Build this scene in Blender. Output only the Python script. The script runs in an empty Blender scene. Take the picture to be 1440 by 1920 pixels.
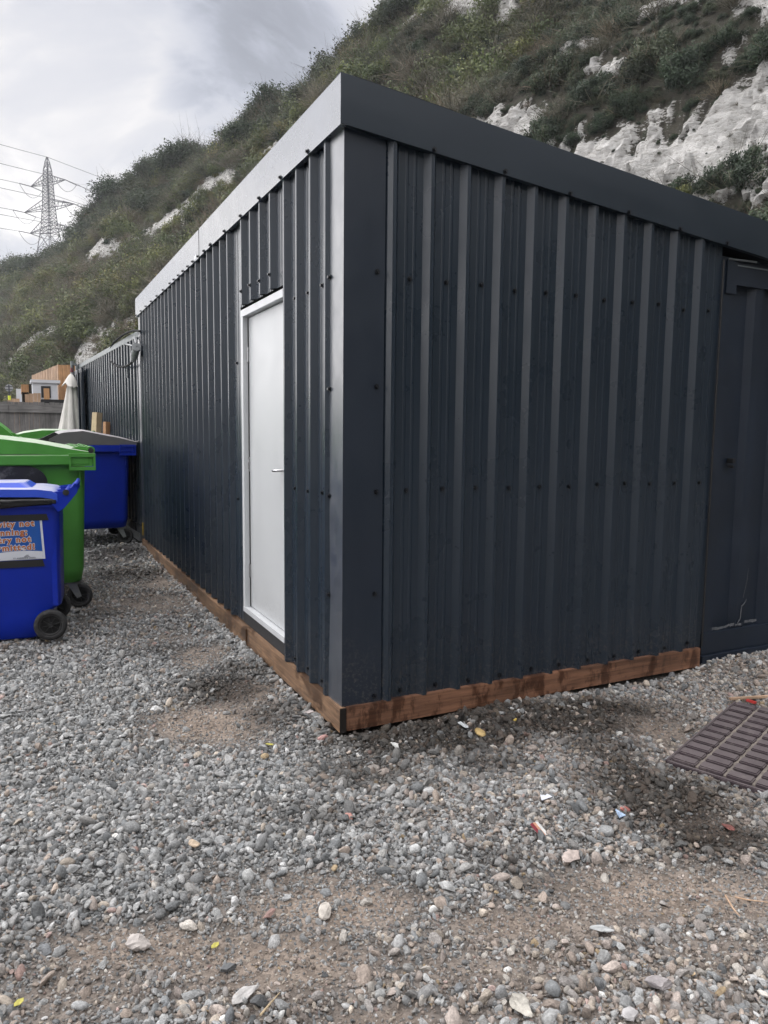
import bpy, bmesh, math, random
import numpy as np
from mathutils import Vector, Matrix
rng = np.random.default_rng(11); random.seed(7)
scene = bpy.context.scene
COL = scene.collection
# ------------------------------------------------------------------ camera
F, YAW, PIT, ROL = 1388.02, .4589, -.1071, .0103
CAM = np.array([-1.4072, -3.283, 1.48])
fw = np.array([math.sin(YAW)*math.cos(PIT), math.cos(YAW)*math.cos(PIT), math.sin(PIT)])
rt = np.array([math.cos(YAW), -math.sin(YAW), 0.]); up = np.cross(rt, fw)
R_ = rt*math.cos(ROL)+up*math.sin(ROL); U_ = -rt*math.sin(ROL)+up*math.cos(ROL)
cd = bpy.data.cameras.new('camera'); cam = bpy.data.objects.new('camera', cd); COL.objects.link(cam)
cam.matrix_world = Matrix(((R_[0], U_[0], -fw[0], CAM[0]), (R_[1], U_[1], -fw[1], CAM[1]), (R_[2], U_[2], -fw[2], CAM[2]), (0, 0, 0, 1)))
cd.sensor_fit = 'VERTICAL'; cd.sensor_height = 24.0; cd.lens = F/1920*24.0
cd.clip_start = .05; cd.clip_end = 3000
scene.camera = cam

def ray(x, y): return fw+R_*(x-720)/F-U_*(y-960)/F          # direction towards a point of the photo
def on_plane(x, y, ax, val):
    d = ray(x, y); return CAM+d*((val-CAM[ax])/d[ax])
def ground_at(x, y, z=0.): return on_plane(x, y, 2, z)

# ------------------------------------------------------------------ node helpers
class NT:
    def __init__(s, tree): s.t = tree; s.n = tree.nodes; s.l = tree.links
    def node(s, typ, **kw):
        n = s.n.new(typ)
        for k, v in kw.items(): setattr(n, k, v)
        return n
    def put(s, sock, v):
        if isinstance(v, bpy.types.NodeSocket): s.l.new(v, sock)
        elif v is not None:
            if isinstance(v, (int, float)) and getattr(sock, 'type', '') == 'RGBA': v = (v, v, v, 1)
            elif isinstance(v, (tuple, list)) and len(v) == 3 and getattr(sock, 'type', '') == 'RGBA': v = (*v, 1)
            sock.default_value = v
    def math(s, op, a, b=0., c=0., clamp=False):
        n = s.node('ShaderNodeMath', operation=op, use_clamp=clamp)
        s.put(n.inputs[0], a); s.put(n.inputs[1], b); s.put(n.inputs[2], c); return n.outputs[0]
    def vmath(s, op, a, b=(0, 0, 0), out=0):
        n = s.node('ShaderNodeVectorMath', operation=op); s.put(n.inputs[0], a); s.put(n.inputs[1], b); return n.outputs[out]
    def noise(s, vec, scale, detail=4, rough=.55, out=0, dist=0.):
        n = s.node('ShaderNodeTexNoise'); s.put(n.inputs['Vector'], vec); n.inputs['Scale'].default_value = scale
        n.inputs['Detail'].default_value = detail; n.inputs['Roughness'].default_value = rough; n.inputs['Distortion'].default_value = dist
        return n.outputs[out]
    def ramp(s, fac, stops):
        n = s.node('ShaderNodeValToRGB'); s.put(n.inputs[0], fac); cr = n.color_ramp
        while len(cr.elements) < len(stops): cr.elements.new(.5)
        for e, (p, c) in zip(cr.elements, stops):
            e.position = p; e.color = (c, c, c, 1) if isinstance(c, (int, float)) else (*c, 1)
        return n.outputs[0]
    def mix(s, f, a, b, blend='MIX'):
        n = s.node('ShaderNodeMix', data_type='RGBA', blend_type=blend)
        s.put(n.inputs[0], f); s.put(n.inputs[6], a); s.put(n.inputs[7], b); return n.outputs[2]
    def mapr(s, v, a, b, c=0., d=1.):
        n = s.node('ShaderNodeMapRange', interpolation_type='SMOOTHSTEP'); s.put(n.inputs[0], v)
        for i, x in enumerate((a, b, c, d)): n.inputs[i+1].default_value = x
        return n.outputs[0]
    def mapping(s, vec, scale=(1, 1, 1), rot=(0, 0, 0)):
        n = s.node('ShaderNodeMapping'); s.put(n.inputs[0], vec); n.inputs['Scale'].default_value = scale; n.inputs['Rotation'].default_value = rot; return n.outputs[0]
    def bump(s, h, strength=.3, dist=.01, normal=None):
        n = s.node('ShaderNodeBump'); n.inputs['Strength'].default_value = strength; n.inputs['Distance'].default_value = dist
        s.put(n.inputs['Height'], h)
        if normal is not None: s.put(n.inputs['Normal'], normal)
        return n.outputs[0]
    def attr(s, name, typ='GEOMETRY', out='Color'):
        n = s.node('ShaderNodeAttribute', attribute_name=name, attribute_type=typ); return n.outputs[out]

# ------------------------------------------------------------------ world: overcast sky
SUN_AZ, SUN_EL = math.radians(-36), math.radians(44)
w = bpy.data.worlds.new('World'); scene.world = w; w.use_nodes = True
w.node_tree.nodes.clear(); T = NT(w.node_tree)
sky = T.node('ShaderNodeTexSky', sky_type='NISHITA'); sky.sun_disc = False
sky.sun_elevation = SUN_EL; sky.sun_rotation = SUN_AZ
tc = T.node('ShaderNodeTexCoord').outputs['Generated']
sx = T.node('ShaderNodeSeparateXYZ'); T.put(sx.inputs[0], tc)
den = T.math('ADD', T.math('MAXIMUM', sx.outputs[2], 0.), .30)
cb = T.node('ShaderNodeCombineXYZ'); T.put(cb.inputs[0], T.math('DIVIDE', sx.outputs[0], den)); T.put(cb.inputs[1], T.math('DIVIDE', sx.outputs[1], den)); T.put(cb.inputs[2], 3.7)
n1 = T.noise(cb.outputs[0], 2.1, 9, .55, dist=.45)
n2 = T.noise(cb.outputs[0], .55, 4, .5)
def blob(px, py, r0, r1):
    d = ray(px, py); d = d/np.linalg.norm(d)
    dt = T.vmath('DOT_PRODUCT', T.vmath('NORMALIZE', tc), tuple(d), out=1)
    dd = T.math('ADD', dt, T.math('MULTIPLY', T.math('SUBTRACT', n1, .5), .06))
    return T.mapr(dd, math.cos(math.radians(r1)), math.cos(math.radians(r0)))
dark = T.math('MAXIMUM', T.math('MAXIMUM', blob(500, 70, 2, 8), blob(400, -60, 1, 7)), T.math('MULTIPLY', blob(395, 150, 1, 6.5), 1.))
dark = T.math('MAXIMUM', dark, T.math('MULTIPLY', blob(250, 330, 1, 8), .55))
dark = T.math('MAXIMUM', dark, T.math('MULTIPLY', blob(120, -40, 1, 6), .4))
bright = T.math('MAXIMUM', blob(110, 190, 3, 12), T.math('MULTIPLY', blob(200, 90, 2, 8), .9))
base = T.mapr(n1, .38, .62, .62, .95)
val = T.math('MULTIPLY', base, T.mapr(n2, .3, .7, .92, 1.06))
val = T.math('ADD', val, T.math('MULTIPLY', bright, T.mapr(n1, .35, .65, .12, .34)))
val = T.math('SUBTRACT', val, T.math('MULTIPLY', dark, T.mapr(n1, .35, .65, .40, .34)))
tint = T.mix(T.mapr(val, .42, .85), (.92, .96, 1.10), (1.015, .985, .975))
cloud = T.vmath('MULTIPLY', tint, T.math('MULTIPLY', val, 1.))
# the veiled sun: cloud glows round it, outside the frame to the left
sd = (math.sin(SUN_AZ)*math.cos(SUN_EL), math.cos(SUN_AZ)*math.cos(SUN_EL), math.sin(SUN_EL))
dts = T.vmath('DOT_PRODUCT', T.vmath('NORMALIZE', tc), sd, out=1)
glow = T.math('POWER', T.mapr(dts, math.cos(math.radians(22)), 1.0), 1.2)
az_ = math.radians(-61)
left = T.mapr(T.vmath('DOT_PRODUCT', T.vmath('NORMALIZE', tc), (math.sin(az_), math.cos(az_), 0), out=1), .50, .80)
lowl = T.mapr(sx.outputs[2], .66, .34, .30, 1.)
rear = T.math('MULTIPLY', T.mapr(T.vmath('DOT_PRODUCT', T.vmath('NORMALIZE', tc), (-math.sin(YAW), -math.cos(YAW), 0), out=1), -.1, .5), T.mapr(sx.outputs[2], .55, .8, 0., .8))
zen = T.mapr(sx.outputs[2], .52, .9, 0., 2.0)
amp = T.math('ADD', T.math('ADD', 1., T.math('MULTIPLY', T.math('MULTIPLY', left, lowl), 3.0)), T.math('ADD', T.math('ADD', zen, rear), T.math('MULTIPLY', glow, .8)))
cloud = T.vmath('MULTIPLY', cloud, amp)
cl10 = T.vmath('MULTIPLY', cloud, (10, 10, 10))
mixw = T.mix(.93, sky.outputs[0], cl10)
bg = T.node('ShaderNodeBackground'); T.put(bg.inputs[0], mixw); bg.inputs[1].default_value = .1
T.l.new(bg.outputs[0], T.node('ShaderNodeOutputWorld').inputs[0])
sl = bpy.data.lights.new('sun', 'SUN'); sl.energy = .9; sl.angle = math.radians(24); sl.color = (1, .96, .9)
so = bpy.data.objects.new('sun', sl); COL.objects.link(so)
so.rotation_euler = Vector(sd).to_track_quat('Z', 'Y').to_euler(); so.location = (0, 0, 30)
scene.view_settings.view_transform = 'Standard'; scene.view_settings.look = 'None'; scene.view_settings.exposure = .28; scene.view_settings.gamma = 1
scene.cycles.max_bounces = 6; scene.cycles.diffuse_bounces = 3; scene.cycles.glossy_bounces = 3
scene.cycles.use_denoising = True

# ------------------------------------------------------------------ materials
def mat(name, col, rough=.5, var=.12, vscale=3., bump=0., bscale=60., metallic=0., spec=.5, coat=0., grime=None, stretch=(1, 1, 1), ior=1.5, dust_sheen=None, splash=False):
    m = bpy.data.materials.new(name); m.use_nodes = True; m.node_tree.nodes.clear(); t = NT(m.node_tree)
    p = t.node('ShaderNodeBsdfPrincipled'); o = t.node('ShaderNodeOutputMaterial'); t.l.new(p.outputs[0], o.inputs[0])
    tcn = t.mapping(t.node('ShaderNodeTexCoord').outputs['Object'], stretch)
    n = t.noise(tcn, vscale, 6, .6)
    c = t.mix(1., t.mapr(n, .25, .75, 1-var, 1+var), col, 'MULTIPLY')
    if grime:
        g = t.noise(tcn, grime[1], 8, .7)
        c = t.mix(t.mapr(g, grime[2], grime[2]+.18, 0, grime[3]), c, grime[0])
    if splash:
        zc = t.node('ShaderNodeSeparateXYZ'); t.put(zc.inputs[0], t.node('ShaderNodeTexCoord').outputs['Object'])
        hgt = t.mapr(t.math('ADD', zc.outputs[2], t.math('MULTIPLY', t.math('SUBTRACT', t.noise(tcn, 3, 5, .7), .5), .5)), .16, .55, 1., 0.)
        c = t.mix(t.math('MULTIPLY', t.math('MULTIPLY', hgt, t.mapr(t.noise(tcn, 55, 5, .75), .48, .66)), .35), c, (.15, .13, .11))
        strk = t.mapr(t.noise(t.mapping(t.node('ShaderNodeTexCoord').outputs['Object'], (26, 26, .55)), 1., 5, .7), .58, .75, 0, .05)
        c = t.mix(strk, c, (.10, .105, .11))
    if dust_sheen:
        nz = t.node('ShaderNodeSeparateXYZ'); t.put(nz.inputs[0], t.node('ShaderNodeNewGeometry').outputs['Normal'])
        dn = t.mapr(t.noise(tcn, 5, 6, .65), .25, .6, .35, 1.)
        c = t.mix(t.math('MULTIPLY', t.mapr(nz.outputs[2], .80, .97, 0, dust_sheen[1]), dn), c, dust_sheen[0])  # pale upward faces: sky sheen painted on bin lids, dust on the mat
    t.put(p.inputs['Base Color'], c)
    n3 = t.noise(tcn, vscale*4, 4, .6)
    t.put(p.inputs['Roughness'], t.mapr(n3, .2, .8, max(.02, rough-.06), min(1, rough+.08)))
    p.inputs['Metallic'].default_value = metallic; p.inputs['Specular IOR Level'].default_value = spec; p.inputs['IOR'].default_value = ior
    p.inputs['Coat Weight'].default_value = coat; p.inputs['Coat Roughness'].default_value = .2
    if bump: t.put(p.inputs['Normal'], t.bump(t.noise(tcn, bscale, 4, .6), bump, .004))
    m['p'] = 1
    return m

def wood(name, dark, light, axis='y', rough=.7, wet=None, scale=1., ends=0.):
    m = bpy.data.materials.new(name); m.use_nodes = True; m.node_tree.nodes.clear(); t = NT(m.node_tree)
    p = t.node('ShaderNodeBsdfPrincipled'); o = t.node('ShaderNodeOutputMaterial'); t.l.new(p.outputs[0], o.inputs[0])
    co = t.node('ShaderNodeTexCoord').outputs['Object']
    st = {'x': (.9, 14, 14), 'y': (14, .9, 14), 'z': (14, 14, .9)}[axis]
    st = tuple(k*scale for k in st)
    mp = t.mapping(co, st)
    g = t.noise(mp, 1.6, 8, .62, dist=1.2); g2 = t.noise(mp, 7, 5, .7); blot = t.noise(t.mapping(co, (1.5, 1.5, 1.5)), 1.6*scale, 5, .6)
    f = t.math('ADD', t.math('MULTIPLY', g, .65), t.math('MULTIPLY', g2, .35))
    c = t.ramp(f, [(.30, dark), (.52, tuple(.5*(a+b) for a, b in zip(dark, light))), (.72, light)])
    c = t.mix(1., c, t.mapr(blot, .3, .7, .72, 1.18), 'MULTIPLY')
    rg = rough
    if wet:
        wv = t.mapr(t.noise(t.mapping(co, wet[0]), 1., 6, .7), wet[1], wet[1]+.12, 0, 1)
        c = t.mix(wv, c, t.mix(1., c, wet[2], 'MULTIPLY')); rg = t.mapr(wv, 0, 1, rough, .35)
    t.put(p.inputs['Base Color'], c); t.put(p.inputs['Roughness'], rg)
    t.put(p.inputs['Normal'], t.bump(f, .5, .004))
    return m

def leafmat(name, cols, trans=.14):
    m = bpy.data.materials.new(name); m.use_nodes = True; m.node_tree.nodes.clear(); t = NT(m.node_tree)
    p = t.node('ShaderNodeBsdfPrincipled'); o = t.node('ShaderNodeOutputMaterial')
    a = t.attr('v', out='Fac'); oi = t.node('ShaderNodeObjectInfo')
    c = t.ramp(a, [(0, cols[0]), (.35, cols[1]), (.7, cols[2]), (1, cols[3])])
    hue = t.ramp(oi.outputs['Random'], [(0, (.58, .76, .64)), (.3, (1.0, 1.03, .95)), (.6, (.72, .86, .74)), (.85, (1.22, 1.18, 1.02)), (1, (1.2, 1.0, .92))])
    c = t.mix(1., c, hue, 'MULTIPLY')
    t.put(p.inputs['Base Color'], c); p.inputs['Roughness'].default_value = .6; p.inputs['Specular IOR Level'].default_value = .3
    tr = t.node('ShaderNodeBsdfTranslucent'); t.put(tr.inputs[0], c)
    mx = t.node('ShaderNodeMixShader'); mx.inputs[0].default_value = trans; t.l.new(p.outputs[0], mx.inputs[1]); t.l.new(tr.outputs[0], mx.inputs[2]); t.l.new(mx.outputs[0], o.inputs[0])
    return m

STEEL = dict(rough=.29, spec=.5, bump=.02, bscale=9, ior=1.52)
M = {}
ANTH = (.0155, .0245, .037)
M['anth'] = mat('anthracite steel', ANTH, var=.05, vscale=.9, grime=((.09, .09, .10), 26, .78, .15), splash=True, **STEEL)
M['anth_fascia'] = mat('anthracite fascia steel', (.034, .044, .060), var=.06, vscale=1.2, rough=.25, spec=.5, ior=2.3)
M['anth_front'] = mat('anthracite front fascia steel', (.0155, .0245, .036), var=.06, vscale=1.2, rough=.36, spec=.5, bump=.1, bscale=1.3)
M['anth_skylit'] = mat('sky-lit anthracite flashing', (.036, .045, .060), var=.10, vscale=2.5, rough=.33, spec=.5, bump=.2, bscale=5, grime=((.16, .16, .16), 120, .58, .5), ior=2.3)  # paler speckled copy for the side flashing, sky reflection put into the colour
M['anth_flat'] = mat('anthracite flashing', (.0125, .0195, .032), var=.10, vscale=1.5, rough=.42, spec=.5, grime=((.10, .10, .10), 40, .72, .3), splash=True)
M['container'] = mat('navy container paint', (.009, .0155, .028), rough=.42, var=.25, vscale=1.6, bump=.12, bscale=8, grime=((.13, .14, .15), 11, .68, .55))
M['cont_pale'] = mat('weathered container rail', (.16, .18, .185), rough=.45, var=.15, vscale=3, grime=((.06, .07, .07), 9, .6, .6))
M['scuff'] = mat('chalky scuff', (.105, .11, .12), rough=.8, var=.35, vscale=30)
M['black'] = mat('black rubber', (.014, .014, .015), rough=.55, var=.2, vscale=9, bump=.15, bscale=60, grime=((.10, .095, .09), 30, .62, .5))
M['tyre'] = mat('dusty tyre rubber', (.020, .020, .021), rough=.75, var=.2, vscale=12, bump=.2, bscale=90, grime=((.09, .085, .08), 22, .5, .7))
M['screw'] = mat('screw head', (.005, .006, .009), rough=.32, var=.05)
M['dark'] = mat('dark void lining', (.010, .010, .011), rough=.9, var=.1)
M['felt'] = mat('black roofing felt', (.022, .022, .024), rough=.9, bump=.3, bscale=80)
M['white'] = mat('white painted frame', (.56, .575, .59), rough=.35, var=.05, vscale=2, grime=((.35, .33, .30), 30, .66, .6))
M['door'] = mat('white door paint', (.50, .515, .525), rough=.38, var=.03, vscale=1.2, grime=((.45, .43, .41), 30, .72, .4), splash=True)
M['steel'] = mat('brushed steel', (.55, .55, .56), rough=.25, metallic=1., var=.05)
M['galv'] = mat('galvanised steel', (.30, .31, .32), rough=.45, metallic=.7, var=.15, vscale=20)
M['green'] = mat('green bin plastic', (.066, .255, .040), rough=.45, spec=.35, var=.10, vscale=4, bump=.1, bscale=60, dust_sheen=((.50, .56, .46), .85), grime=((.12, .22, .10), 12, .66, .5))
M['blue'] = mat('blue bin plastic', (.002, .022, .34), rough=.42, spec=.32, var=.10, vscale=4, bump=.1, bscale=60, grime=((.05, .09, .32), 14, .66, .4))
M['bluelid'] = mat('blue lid plastic with painted sheen', (.03, .08, .55), rough=.38, var=.10, vscale=4, dust_sheen=((.50, .50, .60), .95))
M['greylid'] = mat('charcoal lid plastic', (.13, .125, .13), rough=.35, var=.1, vscale=5, spec=.8, dust_sheen=((.42, .40, .41), .95))
M['bag'] = mat('black bin liner', (.010, .010, .011), rough=.22, var=.1, bump=1., bscale=16)
M['tape'] = mat('black tape', (.016, .016, .017), rough=.4, bump=.3, bscale=25)
M['panelblack'] = mat('scuffed black rubber inset', (.013, .014, .018), rough=.45, var=.2, grime=((.24, .24, .25), 3.2, .50, .8))
M['timber'] = wood('wet treated timber side', (.060, .034, .022), (.37, .225, .13), 'y', .55, wet=((6, 3, 5), .48, (.38, .35, .34)))
M['timber_x'] = wood('wet treated timber front', (.040, .020, .013), (.33, .165, .098), 'x', .5, wet=((11, 3, 5.0), .47, (.40, .36, .35)))
M['timber_end'] = mat('black wet end grain', (.012, .009, .008), rough=.5)
M['plank'] = wood('pale sawn softwood', (.36, .27, .16), (.62, .50, .33), 'z', .8)
M['cedar'] = wood('orange larch cladding', (.26, .125, .052), (.62, .37, .19), 'z', .8, scale=.5)
M['cedar_pale'] = wood('pale fence boards', (.30, .19, .12), (.56, .40, .28), 'z', .85, scale=.6)
M['greywood'] = wood('silvered grey fence boards', (.095, .092, .090), (.28, .27, .265), 'z', .9, scale=.8)
M['greywood_x'] = wood('silvered grey fence rail', (.11, .107, .105), (.30, .29, .285), 'x', .9, scale=.8)
M['canvas'] = mat('cream parasol canvas', (.64, .62, .585), rough=.95, var=.12, vscale=5, bump=.3, bscale=12, grime=((.33, .30, .27), 6, .60, .5))
M['cabinwhite'] = mat('white cabin wall', (.60, .62, .66), rough=.6, var=.06)
M['glass'] = mat('window glass', (.05, .06, .08), rough=.08, spec=1.)
M['yellow'] = mat('fluorescent yellow post', (.65, .72, .05), rough=.5)
M['signgrey'] = mat('back of road sign', (.36, .37, .38), rough=.5, var=.1)
M['cable'] = mat('black cable', (.012, .013, .014), rough=.8, spec=.2)
M['plug'] = mat('grey plug plastic', (.27, .28, .29), rough=.45, var=.2, vscale=30)
M['pylon'] = mat('galvanised lattice', (.055, .058, .072), rough=.7)
M['wire'] = mat('conductor', (.10, .105, .12), rough=.7)
M['mat'] = mat('worn rubber mat', (.045, .031, .037), rough=.62, dust_sheen=((.17, .145, .145), .55), var=.3, vscale=14, bump=.6, bscale=120, grime=((.15, .125, .12), 22, .50, .7))
M['sand'] = mat('sand caked in grooves', (.22, .19, .165), rough=.95, var=.3, vscale=40, bump=.6, bscale=160)
M['bluesign'] = mat('blue printed paper', (.010, .085, .36), rough=.35, var=.04)
M['paper'] = mat('white printed paper', (.62, .64, .70), rough=.4, var=.03)
M['orange'] = mat('orange print', (.44, .13, .03), rough=.45, var=.08)
M['ink'] = mat('dark print', (.08, .09, .12), rough=.5)
M['trunk'] = mat('bark', (.045, .038, .030), rough=.95, var=.3, vscale=20)
LEAF = leafmat('scrub leaves', [(.018, .027, .020), (.036, .051, .035), (.063, .086, .056), (.118, .145, .10)])
LEAFT = leafmat('tree leaves', [(.022, .031, .021), (.040, .055, .034), (.062, .080, .048), (.11, .13, .078)])
LEAFD = leafmat('dry scrub stems', [(.055, .048, .038), (.10, .086, .068), (.155, .138, .112), (.25, .225, .19)], .1)
LEAFY = leafmat('yellow green leaves', [(.046, .056, .024), (.085, .10, .042), (.14, .155, .065), (.24, .255, .10)])

# ------------------------------------------------------------------ mesh helpers
def tag(o, label=None, cat=None, group=None, kind=None):
    for k, v in (('label', label), ('category', cat), ('group', group), ('kind', kind)):
        if v: o[k] = v
    return o
def thing(name, loc, label, cat, group=None, rz=0):
    o = bpy.data.objects.new(name, None); COL.objects.link(o); o.location = loc; o.rotation_euler = (0, 0, rz); o.empty_display_size = .2
    return tag(o, label, cat, group)
def link(name, me, m, parent=None):
    ms = m if isinstance(m, (list, tuple)) else [m]
    for k in ms: me.materials.append(k)
    o = bpy.data.objects.new(name, me); COL.objects.link(o); o.parent = parent
    return o
class MB:
    def __init__(s): s.v = []; s.f = []; s.sm = []; s.mi = []
    def add(s, vs, fs, smooth=False, mi=0):
        b = len(s.v); s.v += [tuple(float(c) for c in p) for p in vs]; s.f += [tuple(i+b for i in f) for f in fs]
        s.sm += [smooth]*len(fs); s.mi += [mi]*len(fs); return s
    def box(s, a, b, mi=0, rot=None, c=None, bev=0.):
        x0, y0, z0 = a; x1, y1, z1 = b
        bm = bmesh.new(); bmesh.ops.create_cube(bm, size=1)
        for v in bm.verts: v.co = Vector((x0+(v.co.x+.5)*(x1-x0), y0+(v.co.y+.5)*(y1-y0), z0+(v.co.z+.5)*(z1-z0)))
        if bev: bmesh.ops.bevel(bm, geom=bm.edges[:], offset=bev, segments=2, affect='EDGES')
        if rot is not None:
            cc = Vector(c) if c is not None else Vector(((x0+x1)/2, (y0+y1)/2, (z0+z1)/2))
            for v in bm.verts: v.co = cc+rot @ (v.co-cc)
        bm.verts.index_update(); s.add([v.co[:] for v in bm.verts], [[v.index for v in f.verts] for f in bm.faces], False, mi); bm.free(); return s
    def tube(s, pts, r, n=8, smooth=True, caps=True, mi=0):
        pts = [Vector(p) for p in pts]; rs = r if isinstance(r, (list, tuple)) else [r]*len(pts); rings = []
        prev = None
        for i, p in enumerate(pts):
            d = (pts[min(i+1, len(pts)-1)]-pts[max(i-1, 0)]).normalized()
            if prev is None: a = d.orthogonal().normalized()
            else: a = (prev-d*prev.dot(d)).normalized()
            prev = a; b = d.cross(a)
            rings.append([p+(a*math.cos(k*2*math.pi/n)+b*math.sin(k*2*math.pi/n))*rs[i] for k in range(n)])
        vs = [v for rg in rings for v in rg]; fs = []
        for i in range(len(pts)-1):
            for k in range(n): fs.append((i*n+k, i*n+(k+1) % n, (i+1)*n+(k+1) % n, (i+1)*n+k))
        s.add(vs, fs, smooth, mi)
        if caps: s.add(rings[0], [tuple(range(n))[::-1]], False, mi); s.add(rings[-1], [tuple(range(n))], False, mi)
        return s
    def loft(s, rings, smooth=True, cap0=True, cap1=True, mi=0):
        n = len(rings[0]); vs = [v for r in rings for v in r]; fs = []
        for i in range(len(rings)-1):
            for k in range(n): fs.append((i*n+k, i*n+(k+1) % n, (i+1)*n+(k+1) % n, (i+1)*n+k))
        s.add(vs, fs, smooth, mi)
        if cap0: s.add(rings[0], [tuple(range(n))[::-1]], False, mi)
        if cap1: s.add(rings[-1], [tuple(range(n))], False, mi)
        return s
    def prism(s, poly, axis, a, b, mi=0, smooth=False):
        def P(p, t): return {'x': (t, p[0], p[1]), 'y': (p[0], t, p[1]), 'z': (p[0], p[1], t)}[axis]
        return s.loft([[P(p, a) for p in poly], [P(p, b) for p in poly]], smooth, mi=mi)
    def build(s, name, m, parent=None, bevel=0.):
        me = bpy.data.meshes.new(name); me.from_pydata(s.v, [], s.f); me.polygons.foreach_set('use_smooth', s.sm); me.polygons.foreach_set('material_index', s.mi)
        bm = bmesh.new(); bm.from_mesh(me)
        if bevel:
            bmesh.ops.remove_doubles(bm, verts=bm.verts, dist=1e-5)
            ed = [e for e in bm.edges if len(e.link_faces) == 2 and e.calc_face_angle(0) > .5]
            bmesh.ops.bevel(bm, geom=ed, offset=bevel, segments=2, affect='EDGES', clamp_overlap=True)
        bmesh.ops.recalc_face_normals(bm, faces=bm.faces); bm.to_mesh(me); bm.free(); me.update()
        return link(name, me, m, parent)
def rrect(cx, cy, hx, hy, r, z, n=5):
    out = []
    for qx, qy, a0 in ((1, 1, 0), (-1, 1, 90), (-1, -1, 180), (1, -1, 270)):
        for k in range(n+1):
            a = math.radians(a0+90*k/n); out.append((cx+qx*(hx-r)+r*math.cos(a), cy+qy*(hy-r)+r*math.sin(a), z))
    return out
def copy_tree(o, parent=None):
    c = o.copy(); COL.objects.link(c); c.parent = parent
    for ch in [k for k in bpy.data.objects if k.parent == o]: copy_tree(ch, c)
    return c
def vnoise(x, y, seed=0, octv=4, gain=.5):
    x = np.asarray(x, float); y = np.asarray(y, float); out = np.zeros(np.broadcast(x, y).shape); amp = 1.; tot = 0.
    for o in range(octv):
        xi = np.floor(x).astype(np.int64); yi = np.floor(y).astype(np.int64); fx = x-xi; fy = y-yi
        fx = fx*fx*(3-2*fx); fy = fy*fy*(3-2*fy)
        def h(a, b):
            n = (a*374761393+b*668265263+(seed+o*17)*2147483647) & 0xffffffff
            n = ((n ^ (n >> 13))*1274126177) & 0xffffffff
            return ((n ^ (n >> 16)) & 0xffff)/65535.
        v = (h(xi, yi)*(1-fx)+h(xi+1, yi)*fx)*(1-fy)+(h(xi, yi+1)*(1-fx)+h(xi+1, yi+1)*fx)*fy
        out += amp*(v-.5)*2; tot += amp; amp *= gain; x = x*2.03+11.3; y = y*2.03+5.7
    return out/tot
def scatter(name, pts, rots, scls, idx, sources, attrs, label, cat):
    """one object whose geometry nodes place one of `sources` on every point"""
    me = bpy.data.meshes.new(name); n = len(pts); me.vertices.add(n); me.vertices.foreach_set('co', np.asarray(pts, np.float32).ravel())
    for k, typ, arr in (('rot', 'FLOAT_VECTOR', rots), ('scl', 'FLOAT_VECTOR', scls)):
        a = me.attributes.new(k, typ, 'POINT'); a.data.foreach_set('vector', np.asarray(arr, np.float32).ravel())
    a = me.attributes.new('idx', 'INT', 'POINT'); a.data.foreach_set('value', np.asarray(idx, np.int32))
    for k, arr in attrs.items():
        arr = np.asarray(arr, np.float32)
        if arr.ndim == 2: a = me.attributes.new(k, 'FLOAT_VECTOR', 'POINT'); a.data.foreach_set('vector', arr.ravel())
        else: a = me.attributes.new(k, 'FLOAT', 'POINT'); a.data.foreach_set('value', arr)
    ob = bpy.data.objects.new(name, me); COL.objects.link(ob)
    g = bpy.data.node_groups.new(name, 'GeometryNodeTree')
    g.interface.new_socket('Geometry', in_out='INPUT', socket_type='NodeSocketGeometry'); g.interface.new_socket('Geometry', in_out='OUTPUT', socket_type='NodeSocketGeometry')
    N = g.nodes.new; L = g.links.new
    gi = N('NodeGroupInput'); go = N('NodeGroupOutput'); ip = N('GeometryNodeInstanceOnPoints'); jn = N('GeometryNodeJoinGeometry')
    for s_ in sources:
        oi = N('GeometryNodeObjectInfo'); oi.inputs['Object'].default_value = s_; oi.inputs['As Instance'].default_value = True
        L(oi.outputs['Geometry'], jn.inputs[0])
    def na(nm, typ):
        q = N('GeometryNodeInputNamedAttribute'); q.data_type = typ; q.inputs['Name'].default_value = nm; return q.outputs['Attribute']
    er = N('FunctionNodeEulerToRotation'); L(na('rot', 'FLOAT_VECTOR'), er.inputs[0])
    L(gi.outputs[0], ip.inputs['Points']); L(jn.outputs[0], ip.inputs['Instance']); ip.inputs['Pick Instance'].default_value = True
    L(na('idx', 'INT'), ip.inputs['Instance Index']); L(er.outputs[0], ip.inputs['Rotation']); L(na('scl', 'FLOAT_VECTOR'), ip.inputs['Scale'])
    L(ip.outputs[0], go.inputs[0])
    md = ob.modifiers.new('scatter', 'NODES'); md.node_group = g
    tag(ob, label, cat, kind='stuff'); return ob

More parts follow.
